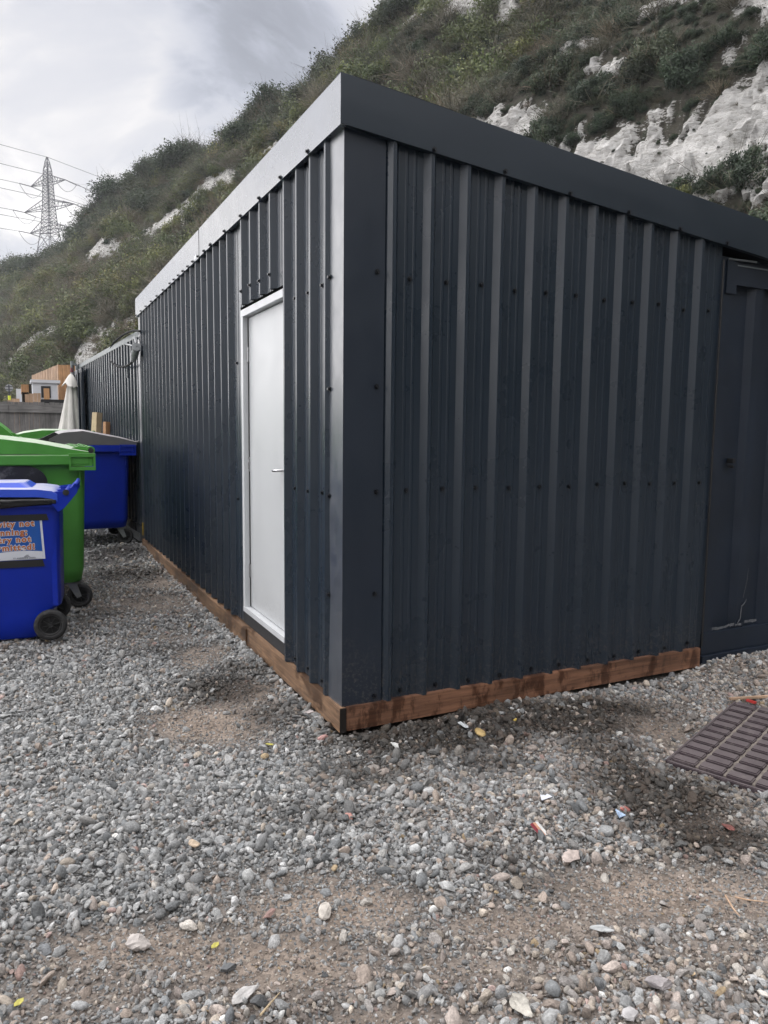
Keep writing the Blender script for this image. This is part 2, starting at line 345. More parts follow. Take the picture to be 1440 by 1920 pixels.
# ================================================================== GROUND
def ell(px, py, rx, ry):
    """an elliptic patch of ground: centre and half axes in metres, from where it lies in the photo"""
    c = ground_at(px, py); l = ground_at(px+rx, py); t_ = ground_at(px, py-ry); b = ground_at(px, py+ry)
    a = l[:2]-c[:2]; r = np.linalg.norm(a); d = (t_[:2]-b[:2])/2
    return (c[0], c[1], a/r, r, np.linalg.norm(d))
def region(x, y, E, seed=0, soft=.5):
    out = np.zeros(np.shape(x)); wob = .40*vnoise(x*2.6, y*2.6, seed, 4, .6)
    for (cx, cy, a, ra, rb), k in E:
        dx, dy = x-cx, y-cy; u = (dx*a[0]+dy*a[1])/ra; v = (-dx*a[1]+dy*a[0])/rb
        d = np.sqrt(u*u+v*v)+wob; out = np.maximum(out, k*np.clip((1+soft-d)/(2*soft), 0, 1))
    return out
DIRT = [(ell(*e[:4]), e[4]) for e in [(300, 1770, 250, 45, .8), (620, 1690, 190, 45, .95), (520, 1790, 200, 60, .8), (900, 1800, 220, 50, .55), (960, 1720, 180, 35, .8),
        (1270, 1660, 230, 55, .95), (1080, 1640, 120, 25, .6), (1350, 1770, 120, 30, .6), (1230, 1355, 70, 30, .85), (1350, 1540, 90, 35, .7), (400, 1345, 110, 36, .95), (380, 1225, 50, 22, .7), (470, 1290, 60, 22, .8), (330, 1085, 60, 16, .7), (560, 1640, 120, 22, .6), (300, 1130, 110, 18, .5), (330, 1190, 60, 14, .5),
        (420, 1650, 60, 25, .5), (150, 1860, 150, 60, .5), (1180, 1310, 100, 14, .4), (730, 1900, 120, 30, .7)]]
WET = [(ell(*e[:4]), e[4]) for e in [(800, 1372, 200, 34, 1.15), (980, 1342, 210, 30, 1.1), (1120, 1320, 120, 20, .9), (700, 1440, 120, 30, .7), (900, 1425, 100, 25, .6), (1230, 1490, 130, 55, 1.), (1330, 1560, 110, 35, .9), (1130, 1400, 60, 30, .7), (1180, 1440, 60, 40, .8),
       (600, 1520, 90, 25, .55), (420, 1285, 90, 24, .95), (520, 1330, 60, 30, .7), (455, 1255, 70, 16, .7), (240, 1075, 80, 14, .9), (210, 1040, 60, 14, .8), (300, 1215, 60, 10, .5), (950, 1600, 60, 18, .5), (1010, 1640, 60, 14, .45), (180, 1150, 50, 10, .5)]]
WARM = [(ell(*e[:4]), e[4]) for e in [(1200, 1400, 420, 160, .75), (1150, 1800, 500, 160, .85), (600, 1850, 400, 90, .7), (300, 1820, 350, 90, .55), (1400, 1280, 150, 60, .9), (400, 1330, 120, 50, .6), (250, 1100, 150, 60, .5)]]
def gz(x, y):
    x = np.asarray(x, float); y = np.asarray(y, float)
    near = np.exp(-((x*x+y*y)/180.)**2)
    z = .022*vnoise(x*.9+3, y*.9, 5, 3)*near + .010*vnoise(x*4, y*4, 9, 3)*near
    z -= .010*np.clip(1-np.hypot((x-.2), (y+.1))/.8, 0, 1)
    z -= .045*np.clip((x-.9)/1.2, 0, 1)*np.clip(1-np.abs(y+.1)/.6, 0, 1)*np.clip((2.6-x)/.3, 0, 1)
    z += .045*np.clip(1-np.hypot((x-3.0)/1.0, (y+.25)/.5), 0, 1)
    z += .05*np.clip(1-np.hypot((x+.15)/.45, (y-6.2)/.8), 0, 1)
    z -= .015*region(x, y, DIRT, 3)
    return z-.012
def graded(lo, a, b, hi, st, g=1.18):
    m = list(np.arange(a, b, st)); s_ = st; p = m[-1]; R = []
    while p < hi: s_ *= g; p += s_; R.append(p)
    s_ = st; p = m[0]; Lf = []
    while p > lo: s_ *= g; p -= s_; Lf.append(p)
    return np.array(Lf[::-1]+m+R)
gx = np.clip(graded(-400, -3.2, 4.2, 400, .035), -440, 440); gy = np.clip(graded(-300, -2.9, 5.5, 480, .035), -340, 510)
GX, GY = np.meshgrid(gx, gy); GZ = gz(GX, GY)
def gridmesh(name, X, Y, Z, attrs=None, smooth=True):
    ny, nx = X.shape; me = bpy.data.meshes.new(name)
    me.vertices.add(nx*ny); me.vertices.foreach_set('co', np.stack([X, Y, Z], -1).astype(np.float32).ravel())
    i = np.arange((ny-1)*(nx-1)); r, c = i//(nx-1), i % (nx-1); a = r*nx+c
    q = np.stack([a, a+1, a+nx+1, a+nx], -1).astype(np.int32)
    me.loops.add(q.size); me.loops.foreach_set('vertex_index', q.ravel()); me.polygons.add(len(q)); me.polygons.foreach_set('loop_start', np.arange(0, q.size, 4, dtype=np.int32))
    me.polygons.foreach_set('use_smooth', [smooth]*len(q)); me.update(); me.validate()
    for k, v in (attrs or {}).items():
        at = me.attributes.new(k, 'FLOAT', 'POINT'); at.data.foreach_set('value', np.asarray(v, np.float32).ravel())
    return me
gm = bpy.data.materials.new('gravel bed'); gm.use_nodes = True; gm.node_tree.nodes.clear(); t = NT(gm.node_tree)
p = t.node('ShaderNodeBsdfPrincipled'); t.l.new(p.outputs[0], t.node('ShaderNodeOutputMaterial').inputs[0])
co = t.node('ShaderNodeTexCoord').outputs['Object']
wet = t.attr('wet', out='Fac'); drt = t.attr('dirt', out='Fac'); wrm = t.attr('warm', out='Fac')
n1 = t.noise(co, 9, 8, .7); n2 = t.noise(co, 120, 5, .7); n3 = t.noise(co, 2.2, 5, .6)
vo = t.node('ShaderNodeTexVoronoi'); t.put(vo.inputs['Vector'], co); vo.inputs['Scale'].default_value = 75; vo.inputs['Randomness'].default_value = 1
cdirt = t.ramp(n1, [(.25, (.18, .138, .108)), (.5, (.31, .248, .200)), (.75, (.43, .355, .295))])
cgrey = t.ramp(n1, [(.25, (.075, .073, .071)), (.75, (.17, .165, .16))])  # grey bed darkened: contact shade between stones put into the colour
c = t.mix(t.math('MAXIMUM', drt, t.math('MULTIPLY', wrm, .6)), cgrey, cdirt)
vg = t.node('ShaderNodeRGBToBW'); t.put(vg.inputs[0], vo.outputs['Color'])
c = t.mix(1., c, t.mapr(vg.outputs[0], .1, .9, .62, 1.15), 'MULTIPLY')
c = t.mix(t.mapr(n2, .58, .75, 0, .35), c, (.40, .37, .34))
c = t.mix(t.mapr(t.noise(co, 3.1, 6, .7), .64, .76, 0, .45), c, (.30, .15, .065))
c = t.mix(t.mapr(wet, 0, 1, 0, 1.), c, t.mix(1., c, (.26, .23, .21), 'MULTIPLY'))
t.put(p.inputs['Base Color'], c); t.put(p.inputs['Roughness'], t.mapr(wet, 0, 1, .95, .55))
hh = t.math('ADD', t.math('MULTIPLY', vo.outputs['Distance'], -.7), t.math('ADD', n2, t.math('MULTIPLY', n1, 1.2)))
t.put(p.inputs['Normal'], t.bump(hh, .9, .012))
gr = link('ground', gridmesh('ground', GX, GY, GZ, dict(wet=region(GX, GY, WET, 21), dirt=region(GX, GY, DIRT, 3), warm=region(GX, GY, WARM, 8))), gm)
gr['kind'] = 'structure'

# ------------------------------------------------------------------ gravel
def stone_mesh(name, seed, m, angular=.8, smooth=False, sub=2):
    r = np.random.default_rng(seed); bm = bmesh.new(); bmesh.ops.create_icosphere(bm, subdivisions=sub, radius=.5)
    pl = [(lambda q: q/np.linalg.norm(q))(r.normal(size=3)) for _ in range(9 if angular > .5 else 5)]; ds = r.uniform(.21 if angular > .5 else .36, .42, len(pl))
    for v in bm.verts:
        c = np.array(v.co)
        for n_, d_ in zip(pl, ds):
            k = c@n_-d_
            if k > 0: c = c-n_*k
        c = c*(1+.10*(1 if angular > .5 else .5)*r.normal()*.5)
        v.co = Vector(c*np.array([1, .76, .60]))
    me = bpy.data.meshes.new(name); bm.to_mesh(me); bm.free()
    me.polygons.foreach_set('use_smooth', [smooth]*len(me.polygons)); me.materials.append(m)
    return bpy.data.objects.new(name, me)
sm = bpy.data.materials.new('stones'); sm.use_nodes = True; sm.node_tree.nodes.clear(); t = NT(sm.node_tree)
p = t.node('ShaderNodeBsdfPrincipled'); t.l.new(p.outputs[0], t.node('ShaderNodeOutputMaterial').inputs[0])
tint = t.attr('tint', 'INSTANCER'); wt = t.attr('wet', 'INSTANCER', 'Fac'); co = t.node('ShaderNodeTexCoord').outputs['Object']; rn = t.node('ShaderNodeObjectInfo').outputs['Random']
cv = t.vmath('ADD', co, t.vmath('MULTIPLY', (37., 91., 53.), rn))
sp = t.noise(cv, 7, 6, .75); sp2 = t.noise(cv, 1.8, 4, .6)
c = t.mix(1., tint, t.mapr(sp, .3, .7, .72, 1.3), 'MULTIPLY'); c = t.mix(1., c, t.mapr(sp2, .3, .7, .8, 1.2), 'MULTIPLY')
t.put(p.inputs['Base Color'], c); t.put(p.inputs['Roughness'], t.mapr(wt, 0, 1, .85, .42)); t.put(p.inputs['Normal'], t.bump(sp, .5, .04))
SMAT = sm
stones = [stone_mesh('stone_%d' % i, 40+i, SMAT, 1. if i < 8 else .2, i >= 8, 2) for i in range(11)]

def in_solid(x, y):
    a = (x > -.035) & (y > -.035) & (y < 12.3) & (x < 2.52)
    b = (x > 2.5) & (y > .02) & (y < 12)
    return a | b
def lay(n, dmin, dmax, smed, ssig, smin, smax, seed, big=0):
    r = np.random.default_rng(seed)
    az = r.uniform(math.radians(-6), math.radians(60), n); d = np.sqrt(r.uniform(dmin**2, dmax**2, n))
    x = CAM[0]+d*np.sin(az); y = CAM[1]+d*np.cos(az)
    s = np.clip(np.exp(r.normal(math.log(smed), ssig, n)), smin, smax)
    return x, y, s
LX = [lay(34000, 1.1, 3.2, .0168, .42, .009, .060, 1), lay(50000, 3.0, 5.0, .0186, .38, .011, .055, 2), lay(72000, 4.8, 8.6, .0225, .32, .014, .055, 3),
      lay(30000, 8.2, 14.5, .034, .3, .02, .07, 4), lay(52000, 1.1, 3.6, .0090, .28, .004, .016, 5), lay(30000, 3.0, 5.5, .011, .25, .007, .018, 6), lay(650, 1.2, 5.5, .050, .2, .04, .085, 8)]
X = np.concatenate([l[0] for l in LX]); Y = np.concatenate([l[1] for l in LX]); S = np.concatenate([l[2] for l in LX])
lv = np.concatenate([np.full(len(l[0]), i) for i, l in enumerate(LX)])
r = np.random.default_rng(99)
D_ = region(X, Y, DIRT, 3); small = S < .0165
keep = ~in_solid(X, Y) & (r.random(len(X)) > np.where(small, .30, np.where(S > .035, .90, .97))*np.clip(D_*1.7, 0, 1)) & ~((lv == 6) & (r.random(len(X)) > .25+.75*region(X, Y, WARM, 8)))
ma = np.array([.93, .37]); mb_ = np.array([.37, -.93])
um = (X-1.2)*ma[0]+(Y+.958)*ma[1]; vm = (X-1.2)*mb_[0]+(Y+.958)*mb_[1]
keep &= ~((um > -.01) & (um < 1.0) & (vm > -.01) & (vm < 1.4))
X, Y, S = X[keep], Y[keep], S[keep]
ne = 2600; q1 = r.uniform(0, 1, ne) < .38; bx0 = np.where(q1, r.uniform(-.05, 1.9, ne), -.045-np.abs(r.normal(0, .035, ne))); by0 = np.where(q1, -.045-np.abs(r.normal(0, .035, ne)), r.uniform(-.06, 6.2, ne))
X = np.concatenate([X, bx0]); Y = np.concatenate([Y, by0]); S = np.concatenate([S, np.clip(np.exp(r.normal(math.log(.026), .4, ne)), .012, .06)])
n = len(X)
W_ = region(X, Y, WET, 21); WA = region(X, Y, WARM, 8); D_ = region(X, Y, DIRT, 3)
greys = np.array([(.27, .275, .275), (.33, .335, .335), (.40, .405, .40), (.215, .225, .23), (.46, .46, .455), (.30, .295, .285)])
warms = np.array([(.36, .30, .255), (.43, .375, .315), (.33, .275, .235), (.40, .345, .31), (.47, .44, .40), (.31, .29, .275), (.26, .235, .215)])
odd = np.array([(.36, .25, .22), (.44, .33, .30), (.38, .29, .18), (.66, .65, .62), (.13, .135, .14), (.62, .62, .60), (.20, .21, .22), (.12, .12, .125)])
pw = .10+.66*WA+.2*D_; tintc = np.where((r.random(n) < pw)[:, None], warms[r.integers(0, len(warms), n)], greys[r.integers(0, len(greys), n)])
po = .022+.035*WA; tintc = np.where((r.random(n) < po)[:, None], odd[r.integers(0, len(odd), n)], tintc)
tintc = .86*tintc*np.exp(r.normal(0, .19, n))[:, None]*np.where(S[:, None] < .0165, .85, 1.)
wetv = np.clip(W_*1.15*(r.random(n) > .10), 0, 1); tintc = tintc*(1-wetv[:, None]*np.array([.78, .80, .82]))
rot = np.stack([r.normal(0, .75, n), r.normal(0, .75, n), r.uniform(0, 6.28, n)], -1)
scl = S[:, None]*np.stack([np.full(n, 1.25), r.uniform(.85, 1.25, n), r.uniform(.8, 1.15, n)], -1)
z = gz(X, Y)+S*r.uniform(.0, .42, n)-S*.16*D_
idx = np.where(r.random(n) < .04+.40*WA, r.integers(8, 11, n), r.integers(0, 8, n))
scatter('gravel', np.stack([X, Y, z], -1), rot, scl, idx, stones, dict(tint=tintc, wet=wetv), 'loose grey and tan crushed stone gravel covering the yard', 'gravel')

# ================================================================== SHED
ZF, ZB, SL = 3.0748, 2.862, .0945         # fascia top and bottom at the corner, fall along the front
LY, P = 6.39, .2066
shed = thing('metal_shed', (0, 0, 0), 'long flat-roofed shed clad in dark anthracite ribbed steel with a white door', 'shed')
def profile(starts, a0, a1, run=.026, crest=.018, dep=.034, micro=True):
    """(along, depth) of ribbed sheet; starts = where each rib leaves the trough"""
    pts = [(a0, 0.)]
    prev = a0
    for s_ in list(starts)+[None]:
        end = s_ if s_ is not None else a1
        if micro and end-prev > .12:
            for k in (1, 2):
                c_ = prev+(end-prev)*k/3
                pts += [(c_-.010, 0), (c_-.006, .0032), (c_+.004, .0032), (c_+.010, 0)]
        if s_ is None: pts.append((a1, 0)); break
        pts += [(s_, 0), (s_+run, dep), (s_+run+crest, dep), (s_+2*run+crest, 0)]
        prev = s_+2*run+crest
    return pts
def sheet(name, pts, side, z0, z1, off=0., m=None, wav=0., parent=shed, seed=0, t_=.0012):
    """side 'x' faces -X (along is y), side 'y' faces -Y (along is x); z1 may be a function of along"""
    mb = MB(); zt = z1 if callable(z1) else (lambda a: z1)
    rows = 24 if wav else 2
    def V(a, d, z): return (-(d+off), a, z) if side == 'x' else (a, -(d+off), z)
    vs = []; n_ = len(pts)
    for j in range(rows):
        for (a, d) in pts:
            z = z0+(zt(a)-z0)*j/(rows-1); q = wav*float(vnoise(a*2+7, z*1.7, seed, 2)) if wav else 0.
            vs.append(V(a+q, d+q*.5, z))
    fs = [(j*n_+i, j*n_+i+1, (j+1)*n_+i+1, (j+1)*n_+i) for j in range(rows-1) for i in range(n_-1)]
    mb.add(vs, fs)
    o = mb.build(name, m or M['anth'], parent)
    sd_ = o.modifiers.new('gauge', 'SOLIDIFY'); sd_.thickness = t_; sd_.offset = 0
    return o
rs = [.203+P*k for k in range(12)]
front = sheet('front_cladding', profile([q for q in rs if q < 2.42], .05, 2.505), 'y', .122, lambda a: ZB-SL*a+.12)
lefts = [.142+P*k for k in range(60)]
c1 = sheet('side_cladding', profile([q for q in lefts if q < .86], .05, .885, micro=True), 'x', .126, ZB+.12)
c2 = sheet('side_cladding', profile([q for q in lefts if 1.81 < q < LY-.1], 1.812, LY-.03, micro=True), 'x', .126, ZB+.12)
c3 = sheet('overdoor_cladding', profile([.795+P*k for k in range(1, 5)], .875, 1.83, micro=True), 'x', 2.315, ZB+.12, off=.0045)
c3['label'] = 'short ribbed sheet above the door'
# core walls behind the sheets, roof deck
mb = MB(); mb.box((.012, .012, .118), (2.50, .06, 2.75)); mb.box((.012, .06, .118), (.06, .858, 2.95)); mb.box((.012, .8585, 2.33), (.06, 1.82, 2.95)); mb.box((.012, 1.82, .118), (.06, LY, 2.95))
mb.box((.06, LY-.05, .1), (2.5, LY, 2.75)); mb.box((2.44, .06, .1), (2.5, LY-.05, 2.7)); mb.box((.06, .06, .1), (2.44, LY-.05, .125))
mb.build('wall_core', M['dark'], shed)
mb = MB(); XR = 3.45
zt = lambda x: ZF-SL*x
mb.prism([(-.008, zt(0)-.05), (XR, zt(XR)-.05), (XR, zt(XR)-.008), (-.008, zt(0)-.008)], 'y', -.012, LY+.01); mb.build('roof', M['felt'], shed)
mb = MB(); mb.prism([(.03, zt(.03)+.001), (.55, zt(.55)+.001), (.55, zt(.55)+.014), (.03, zt(.03)+.014)], 'y', -.035, .25)
mb.build('felt_edge', M['felt'], shed)
# fascias: folded steel, slightly out of true
def fascia(name, a0, a1, zb, zt_, side, nseg, off, seed, m, parent=shed):
    mb = MB(); vs = []; nr = 10
    for i in range(nseg+1):
        a = a0+(a1-a0)*i/nseg
        for j in range(nr+1):
            z = zb(a)+(zt_(a)-zb(a))*j/nr; edge = min(j, nr-j)/nr*2
            q = .0032*float(vnoise(a*1.1+seed, z*2, seed, 2))*edge
            vs.append((-off-q, a, z) if side == 'x' else (a, -off-q, z))
    for i in range(nseg+1):                       # returns at bottom and top
        a = a0+(a1-a0)*i/nseg
        for z, d in ((zb(a), off-.030), (zt_(a), off-.06)): vs.append((-d, a, z) if side == 'x' else (a, -d, z))
    n_ = nr+1; fs = [(i*n_+j, (i+1)*n_+j, (i+1)*n_+j+1, i*n_+j+1) for i in range(nseg) for j in range(nr)]
    b = (nseg+1)*n_
    for i in range(nseg):
        fs += [(i*n_, b+2*i, b+2*(i+1), (i+1)*n_), (i*n_+nr, (i+1)*n_+nr, b+2*(i+1)+1, b+2*i+1)]
    mb.add(vs, fs, True); o = mb.build(name, m, parent)
    sd_ = o.modifiers.new('gauge', 'SOLIDIFY'); sd_.thickness = .0015; sd_.offset = 0
    es_ = o.modifiers.new('es', 'EDGE_SPLIT'); es_.split_angle = .5
    return o
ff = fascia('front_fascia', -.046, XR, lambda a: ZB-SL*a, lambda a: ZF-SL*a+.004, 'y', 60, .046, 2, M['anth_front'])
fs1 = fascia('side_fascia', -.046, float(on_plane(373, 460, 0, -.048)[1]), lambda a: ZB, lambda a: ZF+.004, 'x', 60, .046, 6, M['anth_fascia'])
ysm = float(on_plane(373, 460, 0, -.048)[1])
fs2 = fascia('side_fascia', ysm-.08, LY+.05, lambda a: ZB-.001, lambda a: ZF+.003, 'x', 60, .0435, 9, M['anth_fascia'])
MB().box((-.0475, ysm+.0005, ZB-.004), (-.0440, ysm+.016, ZF+.002)).build('lap_shadow_gap', M['dark'], shed)
MB().box((-.0455, ysm+.12, ZB+.010), (-.0447, ysm+.19, ZB+.045)).build('maker_label', M['paper'], shed)
# corner flashings
def flashing(name, side, w, parent=shed):
    mb = MB(); vs = []; nr = 60; na_ = 10
    for j in range(nr+1):
        z = .120+(ZB+.10-.120)*j/nr; edgew = w+.012*float(vnoise(z*1.7, 3., 4 if side == 'x' else 8, 2))*(1.6 if side == 'x' else .2)
        for i in range(na_+1):
            a = -.014+(edgew+.014)*i/na_; q = .003*float(vnoise(a*9, z*1.4, 31, 2))*math.sin(math.pi*i/na_)+.014
            if i == 0: q = .014
            if side == 'x': q += .008*max(0, float(vnoise(z*1.2+2, 0.5, 77, 2)))*(i/na_)**2
            vs.append((-q, a, z) if side == 'x' else (a, -q, z))
    mb.add(vs, [(j*(na_+1)+i, j*(na_+1)+i+1, (j+1)*(na_+1)+i+1, (j+1)*(na_+1)+i) for j in range(nr) for i in range(na_)], True)
    o = mb.build(name, M['anth_skylit'] if side == 'x' else M['anth_flat'], parent); sd_ = o.modifiers.new('gauge', 'SOLIDIFY'); sd_.thickness = .001; sd_.offset = -1; es_ = o.modifiers.new('es', 'EDGE_SPLIT'); es_.split_angle = .5; return o
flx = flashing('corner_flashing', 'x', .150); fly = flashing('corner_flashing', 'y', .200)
mb = MB(); mb.box((-.016, LY-.075, 2.62), (.02, LY+.035, ZB)); mb.box((-.012, LY-.004, .12), (.03, LY+.02, 2.62)); mb.build('end_flashing', M['anth_skylit'], shed)
# screws
mb = MB(); mb.tube([(0, 0, 0), (0, -.003, 0)], .0125, 14); mb.tube([(0, -.003, 0), (0, -.0125, 0)], .0080, 6, smooth=False)
scr = mb.build('screw', M['screw'], front)
def screw(x, y, z, side, parent, first=[True]):
    global scr
    if first[0]: o = scr; first[0] = False; o.parent = parent
    else: o = scr.copy(); COL.objects.link(o); o.parent = parent
    o.location = (x, y, z); o.rotation_euler = (0, random.uniform(0, 3), -math.pi/2 if side == 'x' else 0)
    if side == 'x': o.rotation_euler = (0, 0, -math.pi/2)
jr = lambda s_=.006: random.uniform(-s_, s_)
for k in range(11):
    xc = rs[k]+.070+(P-.070)/2
    for z_ in (2.231+.004*(k % 3), 1.191): screw(xc+jr(), -.003, z_+jr(), 'y', front)
    if k < 11: screw(xc+jr()-.02, -.003, .158+jr(), 'y', front)
for z_ in (2.24, 1.70, 1.19, .68, .155): screw(.163+jr(), -.0155, z_, 'y', fly)
for x_, z_ in ((.441, 2.833), (.855, 2.797), (1.275, 2.752), (1.692, 2.712), (2.09, 2.672), (2.486, 2.639)): screw(x_, -.0475, z_, 'y', ff)
for z_ in (2.226, 1.69, 1.162, .66): screw(-.0185, .146, z_, 'x', flx)
for k in (1, 2, 3):
    yc = lefts[k-1]+.070+(P-.070)/2
    for z_ in (2.212, 1.165, .17): screw(-.003, yc+jr(), z_+jr(), 'x', c1)
for k in range(2): screw(-.0475, .375+k*.43, 2.876, 'x', fs1)
for k in range(2, 6): screw(-.0475, .375+k*.418, 2.874, 'x', fs1)
for k in range(15): screw(-.0475, 2.48+k*.2066 if k < 8 else 2.48+8*.2066+(k-8)*.4132*.9, 2.872, 'x', fs1 if 2.48+k*.2066 < 3.2 else fs2)
for k in (0, 2, 4, 8, 12, 16):
    for z_ in (1.95, 1.0): screw(-.003, lefts[8]+P*k+.12, z_+jr(), 'x', c2)
for k in range(1, 5): screw(-.0405, 0.795+P*k+.035, 2.40+jr(), 'x', c3)
# base timbers
mb = MB(); mb.box((.004, -.032, 0), (2.478, .045, .1235), bev=.003); mb.build('base_board', [M['timber_x']], shed)['label'] = 'wet red-brown base board along the front'
mb = MB(); mb.box((-.032, -.032, -.004), (.001, 1.62, .1235), bev=.003); mb.build('base_board', [M['timber']], shed)
mb = MB(); mb.box((-.040, 1.63, -.03), (.0, LY, .115), bev=.003); mb.build('base_board', [M['timber']], shed)
mb = MB(); mb.box((.002, .0, .0), (.25, LY, .120)); mb.build('sole_plate', M['timber'], shed)
mb = MB(); mb.box((-.0325, -.0336, -.003), (.0015, -.0322, .122)); mb.build('end_grain', M['timber_end'], shed)
mb = MB(); mb.box((.1, .05, -.35), (2.44, LY-.05, -.002)); mb.build('underfloor', M['dark'], shed)
# door in the side wall
YA, YB, ZA, ZD = .860, 1.808, .205, 2.296
mb = MB()
mb.box((-.004, YB-.052, ZA), (.11, YB, ZD)); mb.box((.003, YA, ZA), (.11, YA+.052, ZD)); mb.box((-.0055, 0.900, ZD-.045), (.11, YB, ZD+.002)); mb.box((.0035, YA, ZD-.045), (.11, 0.8995, ZD+.002)); mb.box((-.006, 0.900, ZA-.002), (.11, YB, ZA+.035)); mb.box((.0035, YA, ZA-.002), (.11, 0.8995, ZA+.035))
mb.build('door_frame', M['white'], shed, bevel=.0015)
mb = MB(); mb.box((.0, YA, .121), (.03, YB, ZA-.003)); mb.build('door_threshold', M['felt'], shed)
door = MB().box((.036, YA+.058, ZA+.040), (.078, YB-.058, ZD-.051), bev=.002).build('door', M['door'], shed)
mb = MB(); mb.box((.030, .955, 1.15), (.0355, .995, 1.36)); mb.tube([(.034, .985, 1.245), (-.012, .985, 1.245), (-.018, 1.0, 1.245), (-.019, 1.055, 1.241), (-.010, 1.090, 1.239)], [.008, .008, .009, .009, .007], 10)
mb.build('handle', M['steel'], door)
MB().tube([(.0355, .975, 1.185), (.0285, .975, 1.185)], .009, 14).build('keyhole', M['black'], door)
MB().box((.030, YB-.0578, ZA+.04), (.0355, YB-.0525, ZD-.05)).build('seal', M['black'], door)
for z_ in (.5, 1.25, 2.0): MB().tube([(.03, YB-.055, z_-.05), (.03, YB-.055, z_+.05)], .007, 8).build('hinge', M['steel'], door)

# ================================================================== FRONT CONTAINER (right)
fc = thing('shipping_container', (2.52, .02, 0), 'dark navy shipping container with scuffed paint beyond the right end of the shed', 'container')
def corr(a0, a1, first, pitch=.278, fl=.072, run=.068, dep=.036):
    pts = [(a0, 0.)]; a = first
    while a+run*2+fl < a1:
        pts += [(a, 0), (a+run*.55, dep), (a+run*.55+fl, dep), (a+run*1.1+fl, 0)]; a += pitch
    pts.append((a1, 0)); return pts
def container(root, x0, x1, y0, y1, z0, z1, facing, first, m, rail, pitch=.278, fl=.072, run=.068):
    mb = MB()                                                     # frame
    for cx_ in (x0, x1-.12):
        for cy_ in (y0, y1-.12): mb.box((cx_, cy_, z0), (cx_+.12, cy_+.12, z1), bev=.006)
    mb.box((x0+.12, y0+.005, z0), (x1-.12, y0+.085, z0+.16)); mb.box((x0+.12, y1-.085, z0), (x1-.12, y1-.005, z0+.16)); mb.box((x0+.005, y0+.12, z0), (x0+.085, y1-.12, z0+.16)); mb.box((x1-.085, y0+.12, z0), (x1-.005, y1-.12, z0+.16))
    mb.build('frame', m, root)
    mb = MB()
    mb.box((x0+.12, y0+.006, z1-.075), (x1-.12, y0+.075, z1-.004)); mb.box((x0+.12, y1-.075, z1-.075), (x1-.12, y1-.006, z1-.004)); mb.box((x0+.006, y0+.12, z1-.075), (x0+.075, y1-.12, z1-.004)); mb.box((x1-.075, y0+.12, z1-.075), (x1-.006, y1-.12, z1-.004))
    mb.build('top_rail', rail, root)
    MB().box((x0+.07, y0+.07, z1-.05), (x1-.07, y1-.07, z1-.015)).build('roof', m, root)
    MB().box((x0+.075, y0+.075, z0+.05), (x1-.075, y1-.075, z1-.1)).build('interior_box', M['dark'], root)
    def panel(side, a0, a1, pos, sgn, first_):
        pts = corr(a0, a1, first_, pitch, fl, run); mb = MB(); vs = []
        for z in (z0+.155, z1-.07):
            for a, d in pts: vs.append((a, pos+sgn*(.045-d), z) if side == 'y' else (pos+sgn*(.045-d), a, z))
        n_ = len(pts); mb.add(vs, [(i, i+1, n_+i+1, n_+i) for i in range(n_-1)])
        o = mb.build('corrugated_panel', m, root); q = o.modifiers.new('gauge', 'SOLIDIFY'); q.thickness = .002; q.offset = 0; return o
    panel('y', x0+.12, x1-.12, y0, 1, first if facing == 'y' else x0+.2); panel('x', y0+.12, y1-.12, x0, 1, first if facing == 'x' else y0+.2); panel('x', y0+.12, y1-.12, x1, -1, y0+.2); panel('y', x0+.12, x1-.12, y1, -1, x0+.2)
container(fc, 0, 2.44, 0, 6.06, .03, 2.585, 'y', .31, M['container'], M['container'])
mb = MB(); mb.box((.125, -.004, 2.42), (2.3, .02, 2.555)); mb.box((.05, -.010, 2.36), (.145, .0, 2.565), bev=.003); mb.build('header_plate', M['container'], fc)
mb = MB(); mb.box((.12, -.008, 2.535), (2.3, -.0045, 2.5425)); mb.tube([(.055, -.012, 2.568), (.30, -.02, 2.572)], .006, 6); mb.build('bright_lip', M['cont_pale'], fc)
mb = MB(); mb.box((.01, -.012, .06), (2.44, .004, .20)); mb.box((0, -.035, -.02), (2.44, .0, .055)); mb.build('bottom_sill', M['container'], fc)
mb = MB(); mb.box((.205, -.008, 1.305), (.235, .04, 1.335), bev=.004); mb.tube([(.22, .03, 1.282), (.22, -.006, 1.282)], .009, 8); mb.build('lock_stud', M['black'], fc)
random.seed(5); mb = MB()
for x0_, x1_, z_ in ((.08, .25, .218), (.25, .33, .226), (.34, .40, .222), (.43, .55, .232)):
    n_ = 9; vs = []
    for i in range(n_+1):
        a = x0_+(x1_-x0_)*i/n_; vs += [(a, .012-.0, z_-.005-random.random()*.009), (a, .012, z_+.003+random.random()*.010)]
    mb.add(vs, [(2*i, 2*i+2, 2*i+3, 2*i+1) for i in range(n_)])
mb.tube([(.36, .006, .232), (.385, .006, .26), (.39, .006, .34), (.388, .006, .345), (.41, .006, .355), (.43, .006, .375), (.435, .006, .39)], [.003, .006, .004, .006, .004, .005, .002], 5)
mb.tube([(.40, .006, .40), (.43, .006, .52), (.436, .006, .60)], [.0015, .002, .001], 5)
so_ = mb.build('paint_scuffs', M['scuff'], fc)
for v in so_.data.vertices: v.co.y = v.co.y*.2+.0016 if v.co.z > .2 else v.co.y
# torn sealant at the junction of shed and container
mb = MB(); mb.tube([(2.500, -.020, .13), (2.508, -.012, 1.0), (2.503, -.016, 1.6), (2.510, -.012, 2.55)], .007, 6); mb.build('edge_seal', M['black'], shed)

